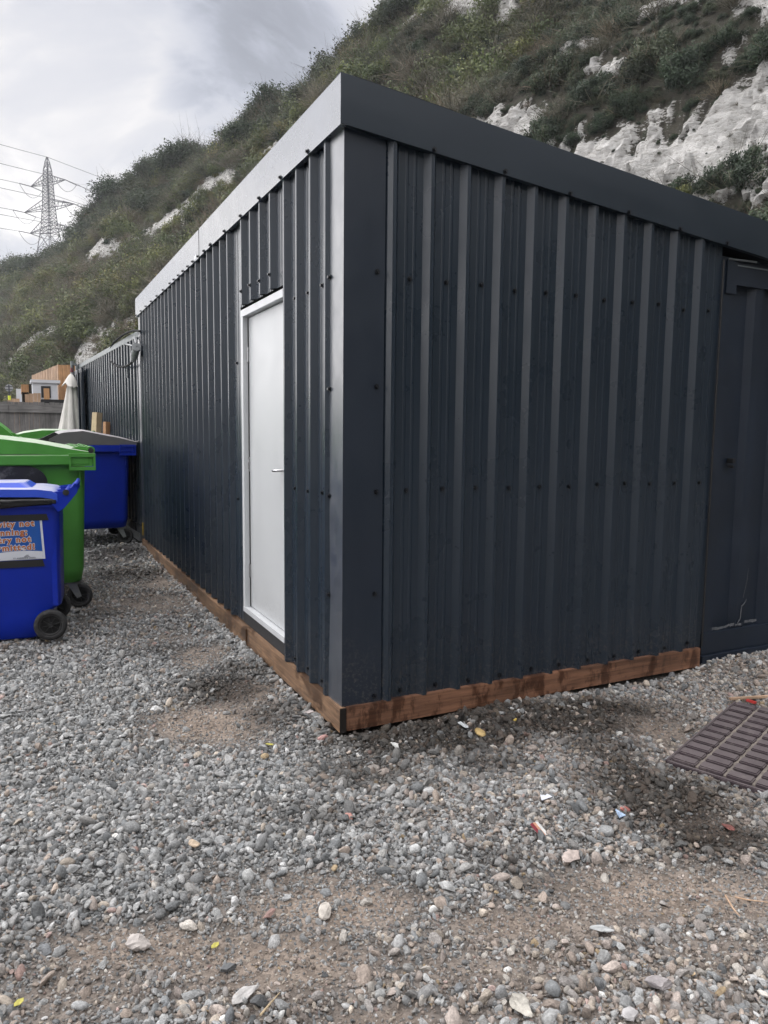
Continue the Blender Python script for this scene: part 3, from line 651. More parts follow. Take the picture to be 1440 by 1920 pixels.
# ================================================================== REAR CONTAINER (left)
rz_ = math.atan2(.303, 5.81)
rc = thing('shipping_container', (.0, 6.45, .08), 'long grey-blue corrugated container standing behind the far end of the shed', 'container', rz=rz_)
container(rc, .0, 2.44, 0, 5.90, 0, 2.64, 'x', .22, M['anth'], M['cont_pale'], pitch=.212, fl=.045, run=.036)
# near corner post bright, open door leaf folded against the side at the far end
mb = MB(); mb.box((-.006, .0, .2), (.02, .10, 2.52)); mb.build('corner_post', M['anth_skylit'], rc)
mb = MB(); mb.box((-.085, 4.75, .12), (-.045, 5.86, 2.50), bev=.004)
for k in range(5): mb.box((-.097, 4.80+k*.21, .2), (-.085, 4.88+k*.21, 2.42))
dl = mb.build('door_leaf', M['container'], rc); dl['label'] = 'dark door leaf folded back against the side'
mb = MB()
for yy in (5.0, 5.6):
    mb.tube([(-.112, yy, .15), (-.112, yy, 2.48)], .014, 8)
    for z_ in (.4, 1.1, 2.2): mb.box((-.13, yy-.03, z_), (-.097, yy+.03, z_+.05))
mb.build('locking_bar', M['container'], dl)
mb = MB(); mb.box((-.04, 5.86, 2.50), (.16, 5.98, 2.64), bev=.01); mb.tube([(-.10, 5.93, 2.30), (-.10, 5.93, 2.70)], .03, 8); mb.box((-.11, 5.86, 2.62), (-.02, 5.96, 2.66)); mb.tube([(-.10, 5.95, .1), (-.10, 5.95, 2.3)], .016, 8); mb.build('corner_fitting', M['cont_pale'], rc)
mb = MB(); mb.box((-.006, .30, -.05), (.05, 5.8, .05)); mb.build('ground_beam', M['galv'], rc)
mb = MB(); mb.box((-.012, .03, .06), (-.005, .08, .22)); mb.build('yellow_marker', mat('yellow marker', (.42, .27, .03), rough=.5), rc)
for a, z_, h_ in ((2.05, 2.22, .16), (3.1, 2.16, .14), (.9, 2.1, .18)): MB().box((-.004, a, z_), (.004, a+.03, z_+h_)).build('vent_tag', M['cont_pale'], rc)

# ================================================================== BINS
def wheel(parent, c, r, wdt, spokes=8, name='wheel', axis='y'):
    """wheel > tyre, rim; c = centre in the parent's frame"""
    w_ = bpy.data.objects.new(name, None); COL.objects.link(w_); w_.parent = parent; w_.location = c
    if axis == 'x': w_.rotation_euler = (0, 0, math.pi/2)
    prof = [(r*.68, -wdt*.45), (r*.80, -wdt*.5), (r*.95, -wdt*.44), (r, -wdt*.28), (r, wdt*.28), (r*.95, wdt*.44), (r*.80, wdt*.5), (r*.68, wdt*.45)]
    n = 32; mb = MB(); vs = []; 
    for k in range(n):
        a = 2*math.pi*k/n
        for rr, yy in prof: vs.append((rr*math.cos(a), yy, rr*math.sin(a)))
    m_ = len(prof); mb.add(vs, [(k*m_+i, k*m_+(i+1) % m_, ((k+1) % n)*m_+(i+1) % m_, ((k+1) % n)*m_+i) for k in range(n) for i in range(m_)], True)
    mb.build('tyre', M['tyre'], w_)
    mb = MB(); vs = []
    for k in range(n):
        a = 2*math.pi*k/n
        for rr, yy in ((r*.70, -wdt*.42), (r*.58, -wdt*.40), (r*.56, -wdt*.1), (r*.56, wdt*.1), (r*.58, wdt*.40), (r*.70, wdt*.42)): vs.append((rr*math.cos(a), yy, rr*math.sin(a)))
    mb.add(vs, [(k*6+i, k*6+(i+1) % 6, ((k+1) % n)*6+(i+1) % 6, ((k+1) % n)*6+i) for k in range(n) for i in range(6)], True)
    mb.tube([(0, -wdt*.05, 0), (0, wdt*.05, 0)], r*.60, n); mb.tube([(0, -wdt*.42, 0), (0, wdt*.42, 0)], r*.17, 12)
    for k in range(spokes):
        a = 2*math.pi*k/spokes+.2; d = Vector((math.cos(a), 0, math.sin(a))); q = Vector((-math.sin(a), 0, math.cos(a)))*r*.028
        vs = [(d*rr+q*s_+Vector((0, -wdt*.36*(1 if rr < r*.3 else .85), 0)))[:] for rr in (r*.12, r*.58) for s_ in (-1, 1)]+[(d*rr+q*s_)[:] for rr in (r*.12, r*.58) for s_ in (-1, 1)]
        mb.add(vs, [(0, 1, 3, 2), (4, 6, 7, 5), (0, 2, 6, 4), (1, 5, 7, 3)])
    mb.build('rim', M['black'], w_)
    return w_
def caster(parent, c, r, swivel):
    k_ = bpy.data.objects.new('caster', None); COL.objects.link(k_); k_.parent = parent; k_.location = c; k_.rotation_euler = (0, 0, swivel)
    mb = MB(); tr_ = .045
    for s_ in (-1, 1):
        mb.prism([(-.045, .105), (.03, .105), (tr_+.018, .0), (tr_-.018, -.015)], 'y', s_*.034-.002, s_*.034+.002)
    mb.box((-.05, -.038, .10), (.035, .038, .108)); mb.box((-.06, -.05, .112), (.05, .05, .120)); mb.tube([(-.01, 0, .1), (-.01, 0, .125)], .03, 12); mb.tube([(tr_, -.045, 0), (tr_, .045, 0)], .008, 8)
    mb.build('fork', M['galv'], k_)
    w_ = wheel(parent, (c[0]+tr_*math.cos(swivel), c[1]+tr_*math.sin(swivel), c[2]), r, .05); w_.rotation_euler = (0, 0, swivel)
    # wheel keeps its own place beside the fork
    return k_
def lid_sheet(x0, x1, y0, y1, prof, skirt, camber=.0, th=.004, n=24, ribs=0):
    """lid between x0 and x1 (prof: height along x), skirt hanging down by `skirt`"""
    mb = MB(); ny = 16; vs = []
    for i in range(n+1):
        f = i/n; x = x0+(x1-x0)*f; z = np.interp(f, [q[0] for q in prof], [q[1] for q in prof])
        for j in range(ny+1):
            g = j/ny; e = (1-abs(2*g-1)); y = y0+(y1-y0)*g
            zz = z+camber*min(1, e*3.2)**.7
            if ribs: zz += .010*(.5+.5*math.tanh(6*math.sin(2*math.pi*ribs*g)))*min(1, 8*min(f, 1-f))*(1 if e > .2 else 0)
            vs.append((x, y, zz))
    m_ = ny+1; mb.add(vs, [(i*m_+j, (i+1)*m_+j, (i+1)*m_+j+1, i*m_+j+1) for i in range(n) for j in range(ny)], True)
    for j_, s_ in ((0, 1), (ny, 1)):
        e = [vs[i*m_+j_] for i in range(n+1)]; lo = [(a, b, c-skirt(k/n) if callable(skirt) else c-skirt) for k, (a, b, c) in enumerate(e)]
        mb.add(e+lo, [(i, i+1, n+2+i, n+1+i) for i in range(n)])
    for i_ in (0, n):
        e = [vs[i_*m_+j] for j in range(m_)]; lo = [(a, b, c-(skirt(i_/n) if callable(skirt) else skirt)) for a, b, c in e]
        mb.add(e+lo, [(i, i+1, m_+1+i, m_+i) for i in range(ny)])
    return mb
def big_bin(loc, label, body_m, lid_m, hinge=1, rz=0, lid_open=0., inset=False, casters=True, lid_z=(0, .045, .09, .14, .10)):
    """four-wheeled 1100 litre bin; frame: x 0..1.06 depth with the hinge side at x=0 (hinge=-1) or x=1.06 (hinge=1), y 0..1.36"""
    b = thing('wheeled_container_bin', loc, label, 'bin', 'four-wheeled rubbish bins beside the shed', rz=rz)
    Dp, Ln = 1.06, 1.36; mb = MB(); cx, cy = Dp/2, Ln/2
    mb.loft([rrect(cx, cy, Dp/2-.16, Ln/2-.14, .06, .215), rrect(cx, cy, Dp/2-.125, Ln/2-.09, .07, .235), rrect(cx, cy, Dp/2-.105, Ln/2-.075, .07, .34), rrect(cx, cy, Dp/2-.075, Ln/2-.05, .07, 1.16), rrect(cx, cy, Dp/2-.07, Ln/2-.045, .07, 1.24)], True, True, False)
    for yy in (.055, Ln-.055):
        for xx in (.12, Dp-.12): mb.box((xx-.006, yy-.02, 1.03), (xx+.006, yy+.02, 1.17))
    mb.build('body', body_m, b)
    mb = MB()                                                      # rim with the lifting combs
    mb.loft([rrect(cx, cy, Dp/2-.03, Ln/2-.012, .05, 1.195), rrect(cx, cy, Dp/2-.012, Ln/2-.0, .05, 1.205), rrect(cx, cy, Dp/2-.012, Ln/2-.0, .05, 1.275), rrect(cx, cy, Dp/2-.03, Ln/2-.02, .05, 1.285)], False, True, False)
    for xx in ((0, .20), (Dp-.20, Dp)):
        for yy in ((-.012, .02), (Ln-.02, Ln+.012)):
            mb.box((xx[0], yy[0], 1.155), (xx[1], yy[1], 1.185)); mb.box((xx[0], yy[0], 1.262), (xx[1], yy[1], 1.292))
            mb.box((xx[0], yy[0], 1.1855), (xx[0]+.018, yy[1], 1.2615)); mb.box((xx[1]-.018, yy[0], 1.1855), (xx[1], yy[1], 1.2615))
    mb.build('rim', body_m, b, bevel=.002)
    for xx in ((.022, .178), (Dp-.178, Dp-.022)): MB().box((xx[0], .006, 1.19), (xx[1], .018, 1.258)).build('handle_recess', body_m, b)
    if inset:
        mb = MB(); n = 18; pts = [(-.0, .92), (-.0, 1.193), (.52, 1.193)]+[(.52+.16*math.sin(a), 1.06+.133*math.cos(a)) for a in np.linspace(.0, 1.57, n)]+[(.68, .92)]
        mb.prism([(x+.02, z) for x, z in pts], 'y', .018, .06); mb.build('side_inset', M['panelblack'], b)
        o = MB().tube([(.555, .0, .95), (.555, .02, .95)], .022, 14).build('inset_boss', M['black'], b)
    L_ = bpy.data.objects.new('lid', None); COL.objects.link(L_); L_.parent = b
    hx = Dp-.03 if hinge == 1 else .03
    L_.location = (hx, 0, 1.315); s_ = -1 if hinge == 1 else 1; L_.rotation_euler = (0, (lid_open if hinge == 1 else -lid_open), 0)
    z0_, z1_, z2_, z3_, z4_ = lid_z
    mb = lid_sheet(s_*.02, s_*(Dp-.02), .01, Ln-.01, [(0, z0_-.01), (.14, z1_-.01), (.38, z2_), (.62, z3_), (.8, z4_+(z3_-z4_)*.6), (1, z4_)], (lambda f: max(.012, float(np.interp(f, [0, .14, .38, .62, .8, 1], [z0_, z1_, z2_, z3_, z4_+(z3_-z4_)*.6, z4_]))+.028)), .012, ribs=3 if lid_m == M['greylid'] else 2)
    o = mb.build('lid_cover', lid_m, L_)
    for yy in (.05, .33, .62, .9, 1.2):
        mb = MB(); mb.tube([(0, yy, 0), (0, yy+.10, 0)], .034, 16); mb.prism([(s_*.0, -.02), (s_*.0, .024), (s_*.09, .035), (s_*.14, .02)], 'y', yy+.02, yy+.08)
        mb.build('hinge', body_m if lid_m != M['greylid'] else M['black'], L_, bevel=.001)
    MB().tube([(0, .040, 0), (0, .0495, 0)], .022, 14).build('hinge_cap', M['black'], L_)
    zf = z4_+.01; xf = s_*(Dp-.03)
    for yy in (.02, .55, 1.16):
        mb = MB()
        for q in (0, .08, .16): mb.prism([(xf, zf-.03), (xf, zf-.012), (xf+s_*.10, zf+.028), (xf+s_*.10, zf+.008)], 'y', yy+q, yy+q+.022)
        mb.box((min(xf+s_*.085, xf+s_*.11), yy, zf+.008), (max(xf+s_*.085, xf+s_*.11), yy+.182, zf+.030))
        mb.build('lid_grip', lid_m, L_)
    if casters:
        for xx, yy, sw in ((Dp-.185, .17, -.22), (.20, .22, .6), (Dp-.2, Ln-.22, .4), (.2, Ln-.22, -.3)): caster(b, (xx, yy, .10), .10, sw)
    return b
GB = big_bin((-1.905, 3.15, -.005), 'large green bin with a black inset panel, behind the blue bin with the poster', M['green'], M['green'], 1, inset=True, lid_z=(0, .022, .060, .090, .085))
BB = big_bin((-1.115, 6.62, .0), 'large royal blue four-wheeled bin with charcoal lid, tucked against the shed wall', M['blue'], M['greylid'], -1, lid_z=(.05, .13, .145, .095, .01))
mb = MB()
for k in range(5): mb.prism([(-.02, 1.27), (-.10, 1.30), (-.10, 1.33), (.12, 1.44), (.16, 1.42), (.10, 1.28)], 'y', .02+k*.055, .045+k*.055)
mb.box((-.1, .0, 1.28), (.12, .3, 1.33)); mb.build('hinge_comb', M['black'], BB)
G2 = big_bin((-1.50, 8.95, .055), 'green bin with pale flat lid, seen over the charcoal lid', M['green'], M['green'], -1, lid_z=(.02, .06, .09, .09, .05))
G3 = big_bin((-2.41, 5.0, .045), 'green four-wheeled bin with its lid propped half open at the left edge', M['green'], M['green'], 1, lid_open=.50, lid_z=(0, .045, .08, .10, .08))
# two-wheeled blue bin with the poster
wb = thing('wheelie_bin', (-1.929, 2.368, -.02), 'blue two-wheeled bin with an orange-lettered poster and black liner under its lid', 'bin', rz=-.10)
mb = MB(); W2, D2 = .78, .575
def wr(x0, x1, y0, y1, z): return rrect((x0+x1)/2, (y0+y1)/2, (x1-x0)/2, (y1-y0)/2, .055, z)
mb.loft([wr(.10, .60, .075, .50, .035), wr(.085, .655, .06, .515, .06), wr(.075, .66, .055, .52, .20), wr(.068, .755, .052, .523, .26), wr(.03, .765, .02, .555, .90), wr(.02, .77, .01, .565, 1.0)], True)
mb.build('body', M['blue'], wb)
mb = MB()
mb.box((.70, .035, .26), (.738, .075, .93));
mb.build('corner_rib', M['blue'], wb, bevel=.003)
mb = MB(); mb.loft([wr(.0, .79, -.012, .587, .965), wr(-.005, .795, -.016, .591, .975), wr(-.005, .795, -.016, .591, 1.015), wr(.0, .79, -.01, .585, 1.022)], False); mb.build('rim', M['blue'], wb)
mb = MB(); bagpts = []; n = 60
for j in range(5):
    row = []
    for i in range(n+1):
        x = -.02+.77*i/n; q = float(vnoise(x*9+j*2, j*.9, 12, 3)); q2 = float(vnoise(x*3, j*.5+4, 3, 2))
        lowe = .030+.055*(1-i/n)**1.3*(1+.35*q2)
        z = 1.03-(j/4)*(lowe+.018)+.002*q; y = -.022-.010*math.sin(math.pi*j/4)-.007*abs(q)
        row.append((x, y, z))
    bagpts.append(row)
vs = [p_ for row in bagpts for p_ in row]; mb.add(vs, [(j*(n+1)+i, j*(n+1)+i+1, (j+1)*(n+1)+i+1, (j+1)*(n+1)+i) for j in range(4) for i in range(n)], True)
bo = mb.build('bin_liner', M['bag'], wb); q = bo.modifiers.new('gauge', 'SOLIDIFY'); q.thickness = .004
L_ = bpy.data.objects.new('lid', None); COL.objects.link(L_); L_.parent = wb
mb = lid_sheet(.76, -.03, -.03, .605, [(0, 1.055), (.04, 1.075), (.15, 1.088), (.3, 1.090), (.6, 1.096), (1, 1.085)], .052, .006)
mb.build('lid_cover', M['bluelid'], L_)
mb = MB(); mb.loft([wr(.04, .60, .06, .515, 1.09), wr(.075, .55, .10, .475, 1.128)], False); mb.build('raised_panel', M['bluelid'], L_, bevel=.004)
mb = MB(); mb.tube([(.815, -.012, 1.065), (.815, .587, 1.065)], .016, 12)
for yy in (-.026, .15, .42, .575): mb.prism([(.70, 1.02), (.76, .93), (.80, .955), (.885, 1.06), (.89, 1.115), (.872, 1.118), (.83, 1.08), (.74, 1.07)], 'y', yy, yy+.02)
for k in range(3): mb.tube([(.845+.014*k, -.02, 1.088+.013*k), (.845+.014*k, .59, 1.088+.013*k)], .008, 6)
mb.tube([(.876, -.026, 1.112), (.876, .595, 1.112)], .014, 10)
mb.build('handle', M['blue'], wb, bevel=.001)
MB().tube([(.815, -.032, 1.065), (.815, -.024, 1.065)], .021, 16).build('hinge_cap', M['black'], wb)
MB().tube([(.685, .0, .125), (.685, .60, .125)], .011, 8).build('axle', M['galv'], wb)
wheel(wb, (.685, -.002, .135), .108, .05); wheel(wb, (.685, .60, .135), .108, .05)
# poster: face of the bin leans with its taper
def py(z): return .055+(z-.20)*(.02-.055)/.70-.0005
def sticker(name, x0, x1, z0, z1, off, m, tilt=0., parent=wb, th=.0012):
    mb = MB(); P4 = [(x0, py(z0)-off, z0), (x1, py(z0)-off, z0+tilt), (x1-.012, py(z1)-off, z1+tilt), (x0, py(z1)-off, z1)]
    mb.add(P4+[(a, b-th, c) for a, b, c in P4], [(0, 1, 2, 3), (4, 5, 6, 7), (0, 1, 5, 4), (1, 2, 6, 5), (2, 3, 7, 6), (3, 0, 4, 7)]); return mb.build(name, m, parent)
po = thing('poster', (0, 0, 0), 'blue and white poster with outlined orange words taped to the side of the blue bin', 'poster')
po.parent = None; po.location = wb.location; po.rotation_euler = wb.rotation_euler
sticker('backing_sheet', .185, .665, .596, .872, .001, M['paper'], .004, po); sticker('blue_field', .190, .651, .610, .869, .0024, M['bluesign'], .004, po)
mb = MB(); n = 24; vs = []
for i in range(n+1):
    x = .195+(.650-.195)*i/n; f = (x-.43)/.14; zt_ = .612+.050*max(0, 1-((x-.515)/.33)**2)
    vs += [(x, py(.60)-.0042, .604), (x, py(zt_)-.0042, max(zt_, .61))]
mb.add(vs, [(2*i, 2*i+2, 2*i+3, 2*i+1) for i in range(n)]); mb.build('white_hill_shape', M['paper'], po)
sticker('tape_strip', .14, .697, .868, .912, .006, M['tape'], .004, po); sticker('tape_strip', .14, .660, .545, .594, .006, M['tape'], .002, po)
def text(name, s_, x_right, z, h, m, off, depth, parent, rz_=.02, sp=1.0):
    cu = bpy.data.curves.new(name, 'FONT'); cu.body = s_; cu.size = h; cu.extrude = .0005; cu.offset = off; cu.align_x = 'RIGHT'; cu.space_character = sp
    o = bpy.data.objects.new(name, cu); COL.objects.link(o); bpy.context.view_layer.update()
    me = bpy.data.meshes.new_from_object(o.evaluated_get(bpy.context.evaluated_depsgraph_get())); bpy.data.objects.remove(o)
    q = link(name, me, m, parent); q.location = (x_right, py(z)-depth, z); q.rotation_euler = (math.pi/2+.05, -rz_, 0); return q
for s_, xr, z in (('Activity not', .598, .832), ('running;', .553, .773), ('entry not', .573, .722), ('permitted!', .598, .667)):
    xr = xr+.005
    text('lettering_outline', s_, xr, z+.004, .056, M['paper'], .0052, .0048, po, sp=1.24); text('lettering', s_, xr, z+.004, .056, M['orange'], .0021, .0062, po, sp=1.24)
text('lettering', 'ST ANDREWS LAKES', .603, .6075, .0125, M['ink'], .0002, .0056, po, 0, 1.25)
mb = MB(); mb.tube([(.535, py(.63)-.0055, .622), (.55, py(.63)-.0055, .634), (.565, py(.63)-.0055, .622)], .0012, 4); mb.tube([(.542, py(.63)-.0055, .622), (.56, py(.63)-.0055, .634)], .0012, 4); mb.tube([(.53, py(.62)-.0055, .620), (.57, py(.62)-.0055, .620)], .001, 4); mb.build('emblem', M['ink'], po)

# ================================================================== PARASOL, PLANKS, CABLE
pz = thing('parasol', (-.46, 11.75, 0), 'closed cream canvas parasol standing at the far end of the rear container', 'parasol')
n = 48; rings = []
for j in range(15):
    f = j/14; z = .95+(2.42-.95)*f; r0 = .285-(.285-.055)*f**.95; ring = []
    for k in range(n):
        a = 2*math.pi*k/n; rr = r0*(1+.17*math.sin(7*a+1.5*f+.6*math.sin(2*a))*(1-.35*f)+.05*math.sin(13*a+4*f))
        ring.append((rr*math.cos(a)-.045*(1-f), rr*math.sin(a), z+(.05*math.sin(7*a) if j == 0 else 0)))
    rings.append(ring)
MB().loft(rings, True, False, True).build('canopy', M['canvas'], pz)
rings = []
for j in range(7):
    f = j/6; z = 2.50-.21*f; r0 = .018+.135*f**.8
    rings.append([((r0*(1+.16*math.cos(4*a+.8)*f))*math.cos(a)-.01, (r0*(1+.16*math.cos(4*a+.8)*f))*math.sin(a), z-.035*f*math.cos(4*a+.8)-(.06*f if math.cos(a) > 0 else 0)) for a in [2*math.pi*k/40 for k in range(40)]])
MB().loft(rings, True, True, False).build('top_flap', M['canvas'], pz)
MB().tube([(0, 0, .0), (0, 0, 2.56)], .02, 10).build('pole', M['signgrey'], pz)
mb = MB(); mb.box((-.3, -.3, 0), (.3, .3, .07), bev=.015); mb.tube([(0, 0, .07), (0, 0, .4)], .032, 12); mb.build('base', M['black'], pz)
mb = MB().tube([(.0, 0, 2.53), (.0, 0, 2.61)], [.03, .018], 10); mb.build('finial', mat('maroon cap', (.12, .02, .03), rough=.5), pz)
def leaning(name, x, y, top, ln, w_, th, label, m, lean=-.10, tw=.1, notch=False):
    t_ = thing(name, (x, y, 0), label, 'plank', rz=tw); mb = MB(); R = Matrix.Rotation(lean, 3, 'Y')
    mb.box((-th/2, -w_/2, top-ln), (th/2, w_/2, top), rot=Matrix.Rotation(lean, 3, 'Y'), c=(0, 0, 0), bev=.003); mb.build('board', m, t_); return t_
pl1 = leaning('leaning_plank', -.40, 9.2, 1.75, 1.72, .13, .10, 'pale sawn timber plank leaning against the rear container behind the charcoal lid', M['plank'], .09, .5)
leaning('leaning_plank', -.24, 8.9, 1.60, 1.58, .10, .07, 'short brown offcut leaning beside the pale plank', M['cedar'], .05, .3)
cbx = thing('power_cable', (-.06, 6.55, 0), 'black cable looped out over the container top ending in a grey industrial plug', 'cable')
def arc(c, rx, rz2, a0, a1, n=26, dx=0.): return [(-.03+dx*math.sin(math.radians(a0+(a1-a0)*k/n)), c[0]+rx*math.cos(math.radians(a0+(a1-a0)*k/n)), c[1]+rz2*math.sin(math.radians(a0+(a1-a0)*k/n))) for k in range(n+1)]
loop = [on_plane(*q, 0, -.10) for q in ((262, 621), (250, 620), (238, 624), (225, 632), (213, 643), (206, 657), (206, 671), (211, 681), (221, 687), (232, 687.5), (243, 683), (249, 676))]
lp = [tuple(np.array(q)-np.array([-.06, 6.55, 0])) for q in loop]
pts = []
for i in range(len(lp)-1):
    p0, p1, p2, p3 = [np.array(lp[max(0, min(len(lp)-1, i+k))]) for k in (-1, 0, 1, 2)]
    for u in np.linspace(0, 1, 6)[:-1]: pts.append(tuple(.5*((2*p1)+(-p0+p2)*u+(2*p0-5*p1+4*p2-p3)*u*u+(-p0+3*p1-3*p2+p3)*u**3)))
MB().tube(pts+[lp[-1]], .013, 8).build('cable_loop', M['cable'], cbx)
pa = on_plane(250, 676, 0, -.10)-np.array([-.06, 6.55, 0]); pb = on_plane(256, 650, 0, -.10)-np.array([-.06, 6.55, 0]); d_ = pb-pa
mb = MB(); mb.tube([tuple(pa+d_*k) for k in (0, .04, .3, .32, .62, .64, .95, 1.0)], [.026, .036, .038, .046, .046, .040, .052, .054], 14); mb.build('plug', M['plug'], cbx, bevel=.001)
mb = MB(); q = on_plane(248, 650, 0, -.06)-np.array([-.06, 6.55, 0]); q2 = on_plane(234, 645, 0, -.03)-np.array([-.06, 6.55, 0]); q3 = on_plane(252, 632, 0, -.03)-np.array([-.06, 6.55, 0])
mb.tube([tuple(pb), tuple(q2)], .012, 6); mb.tube([tuple(pb), tuple(q3)], .012, 6); mb.build('bracket', M['galv'], cbx)

# ================================================================== FENCE AND CABINS
fe = thing('timber_fence', (-1.7, 15.0, 0), 'weathered silver-grey close-board timber fence behind the bins', 'fence')
random.seed(3); mb = MB(); x = -9.
while x < 3.2:
    w_ = random.uniform(.085, .12); h = 2.06+random.uniform(-.012, .015); dy = random.uniform(-.004, .006)
    mb.box((x, dy, .02), (x+w_-.004, .02+dy, h)); x += w_
mb.build('vertical_boards', M['greywood'], fe)
mb = MB()
for k in range(4): mb.box((-9+k*3.05, -.034, 1.835), (-9+k*3.05+3.04, -.006, 2.01), bev=.003)
mb.build('top_rail', M['greywood_x'], fe)
MB().box((-9, -.03, .4), (3.2, -.006, .55)).build('lower_rail', M['greywood_x'], fe)
for k in range(5): MB().box((-8.9+3*k, .022, 0), (-8.8+3*k, .12, 2.0)).build('post', M['greywood'], fe)
def at(px, py_, dep): return CAM+ray(px, py_)*dep
YC = 29.
def X_(px, y=YC, py_=730): return float(on_plane(px, py_, 1, y)[0])
def Z_(py_, px=100, y=YC): return float(on_plane(px, py_, 1, y)[2])
cab = thing('timber_cabin', (0, 0, 0), 'tall orange larch-clad cabin behind the fence', 'cabin')
xa, xb, zt_ = X_(113), X_(113)+3.2, Z_(685, 125)
mb = MB(); mb.box((xa, YC, 0), (xb, YC+.2, zt_)); mb.box((xa, YC+.2, 0), (xb, YC+9, zt_-.02)); mb.build('core', M['cedar'], cab)
mb = MB(); x = xa-.04
while x < xb: w_ = random.uniform(.10, .17); mb.box((x, YC-.03-random.uniform(0, .02), 0), (x+w_-.008, YC-.004, zt_+random.uniform(0, .02))); x += w_
mb.build('front_boards', M['cedar'], cab)
P2 = on_plane(60, 705, 2, zt_); w0 = Vector((xa-.02, YC, 0)); w1 = Vector((float(P2[0]), float(P2[1]), 0)); wl = (w1-w0).length; wd = (w1-w0)/wl; wa_ = math.atan2(wd.y, wd.x)
mb = MB(); q = 0.
while q < wl-.1: mb.box((q, .0, 0), (q+.13, .03+random.uniform(0, .02), zt_+random.uniform(0, .02))); q += .20
sw = mb.build('side_slats', M['cedar_pale'], cab); sw.location = w0; sw.rotation_euler = (0, 0, wa_)
sb_ = MB().box((0, -.25, 0), (wl, -.003, zt_-.02)).build('side_wall', M['trunk'], cab); sb_.location = w0; sb_.rotation_euler = (0, 0, wa_)
wc = thing('white_cabin', (0, 0, 0), 'low white cabin with a dark framed window in front of the timber cabin', 'cabin')
y1 = 27.5; a, b, zc = X_(61, y1), X_(108, y1), Z_(718, 85, y1)
MB().box((a, y1, 0), (b, y1+1.3, zc)).build('wall', M['cabinwhite'], wc); MB().box((a-.06, y1-.06, zc), (b+.1, y1+1.4, zc+.11)).build('roof_edge', M['cabinwhite'], wc)
wn = MB(); wa, wb_, wz0, wz1 = X_(77, y1), X_(95, y1), Z_(746, 85, y1), Z_(724, 85, y1); f_ = .05
wn.box((wa, y1-.03, wz0), (wa+f_, y1-.002, wz1)); wn.box((wb_-f_, y1-.03, wz0), (wb_, y1-.002, wz1)); wn.box((wa+f_, y1-.03, wz1-f_), (wb_-f_, y1-.002, wz1)); wn.box((wa+f_, y1-.03, wz0), (wb_-f_, y1-.002, wz0+f_))
wo = wn.build('window', M['black'], wc); MB().box((wa+f_, y1-.012, wz0+f_), (wb_-f_, y1-.006, wz1-f_)).build('pane', M['glass'], wo)
w3 = thing('white_cabin', (0, 0, 0), 'small white cabin half hidden behind the low brown lean-to', 'cabin')
y2 = 31.; MB().box((X_(30, y2), y2, 0), (X_(44, y2), y2+.8, Z_(729, 35, y2))).build('wall', M['cabinwhite'], w3); MB().box((X_(36, y2), y2-.02, .5), (X_(41, y2), y2-.004, Z_(733, 35, y2))).build('door', M['paper'], w3)
ln_ = thing('timber_shelter', (0, 0, 0), 'low brown timber shelter with a dark opening left of the white cabin', 'shelter')
y3 = 25.; za, zb = Z_(735, 50, y3), Z_(721, 50, y3)
MB().box((X_(40, y3), y3, za), (X_(54, y3), y3+2, zb)).build('roof_box', M['cedar'], ln_)
mb = MB(); mb.box((X_(40.5, y3), y3+.05, 0), (X_(43, y3), y3+.2, za)); mb.box((X_(50, y3), y3+.05, 0), (X_(53, y3), y3+.2, za)); mb.box((X_(54, y3)+.01, y3+.3, 0), (X_(60, y3), y3+.5, Z_(719, 58, y3))); mb.build('post', M['trunk'], ln_)
MB().box((X_(42, y3), y3+.6, 0), (X_(53, y3), y3+.7, za)).build('dark_back', M['dark'], ln_)
def boards(name, px0, px1, top, y, label, m, slope=0.):
    t_ = thing(name, (0, 0, 0), label, 'fence'); mb = MB(); x, xe = X_(px0, y), X_(px1, y); s0 = x
    while x < xe-.02: mb.box((x, y, 0), (min(x+.115, xe), y+.02, Z_(top, (px0+px1)/2, y)+slope*(x-s0)+random.uniform(-.015, .015))); x += .12
    mb.build('boards', m, t_); return t_
boards('low_fence', 46, 76, 739, 22.5, 'pale brown board fence panel in front of the white cabin', M['cedar_pale'], .13)
boards('low_fence', 13, 36, 749.5, 23.5, 'low sloping orange-brown fence panel under the road sign', M['cedar_pale'], .22)
MB_ = thing('timber_post', (0, 0, 0), 'single square brown post before the cabin window', 'post'); y4 = 20.5
MB().box((X_(82, y4), y4, 0), (X_(92.5, y4), y4+.1, Z_(728, 87, y4)), bev=.005).build('shaft', M['cedar'], MB_)
dk = thing('dark_planter', (0, 0, 0), 'long dark trough edge above the grey fence beside the post', 'planter'); MB().box((X_(76, 19.), 19., 0), (X_(128, 19.), 19.4, Z_(749, 100, 19.)), bev=.01).build('trough', M['felt'], dk)
sg = thing('road_sign', (X_(17, 30), 30., 0), 'round sign seen from the back on a yellow post at the far left', 'sign'); zs = Z_(727.5, 17, 30.)
MB().tube([(0, 0, 0), (0, 0, zs-.3)], .055, 10).build('post', M['yellow'], sg)
MB().tube([(0, -.02, zs), (0, .0, zs)], .145, 28).build('sign_plate', M['signgrey'], sg)
mb = MB(); mb.box((-.13, -.035, zs+.05), (.13, -.021, zs+.075)); mb.box((-.13, -.035, zs-.075), (.13, -.021, zs-.05)); mb.box((-.02, -.05, zs-.32), (.02, -.0355, zs+.13)); mb.build('bracket', M['pylon'], sg)

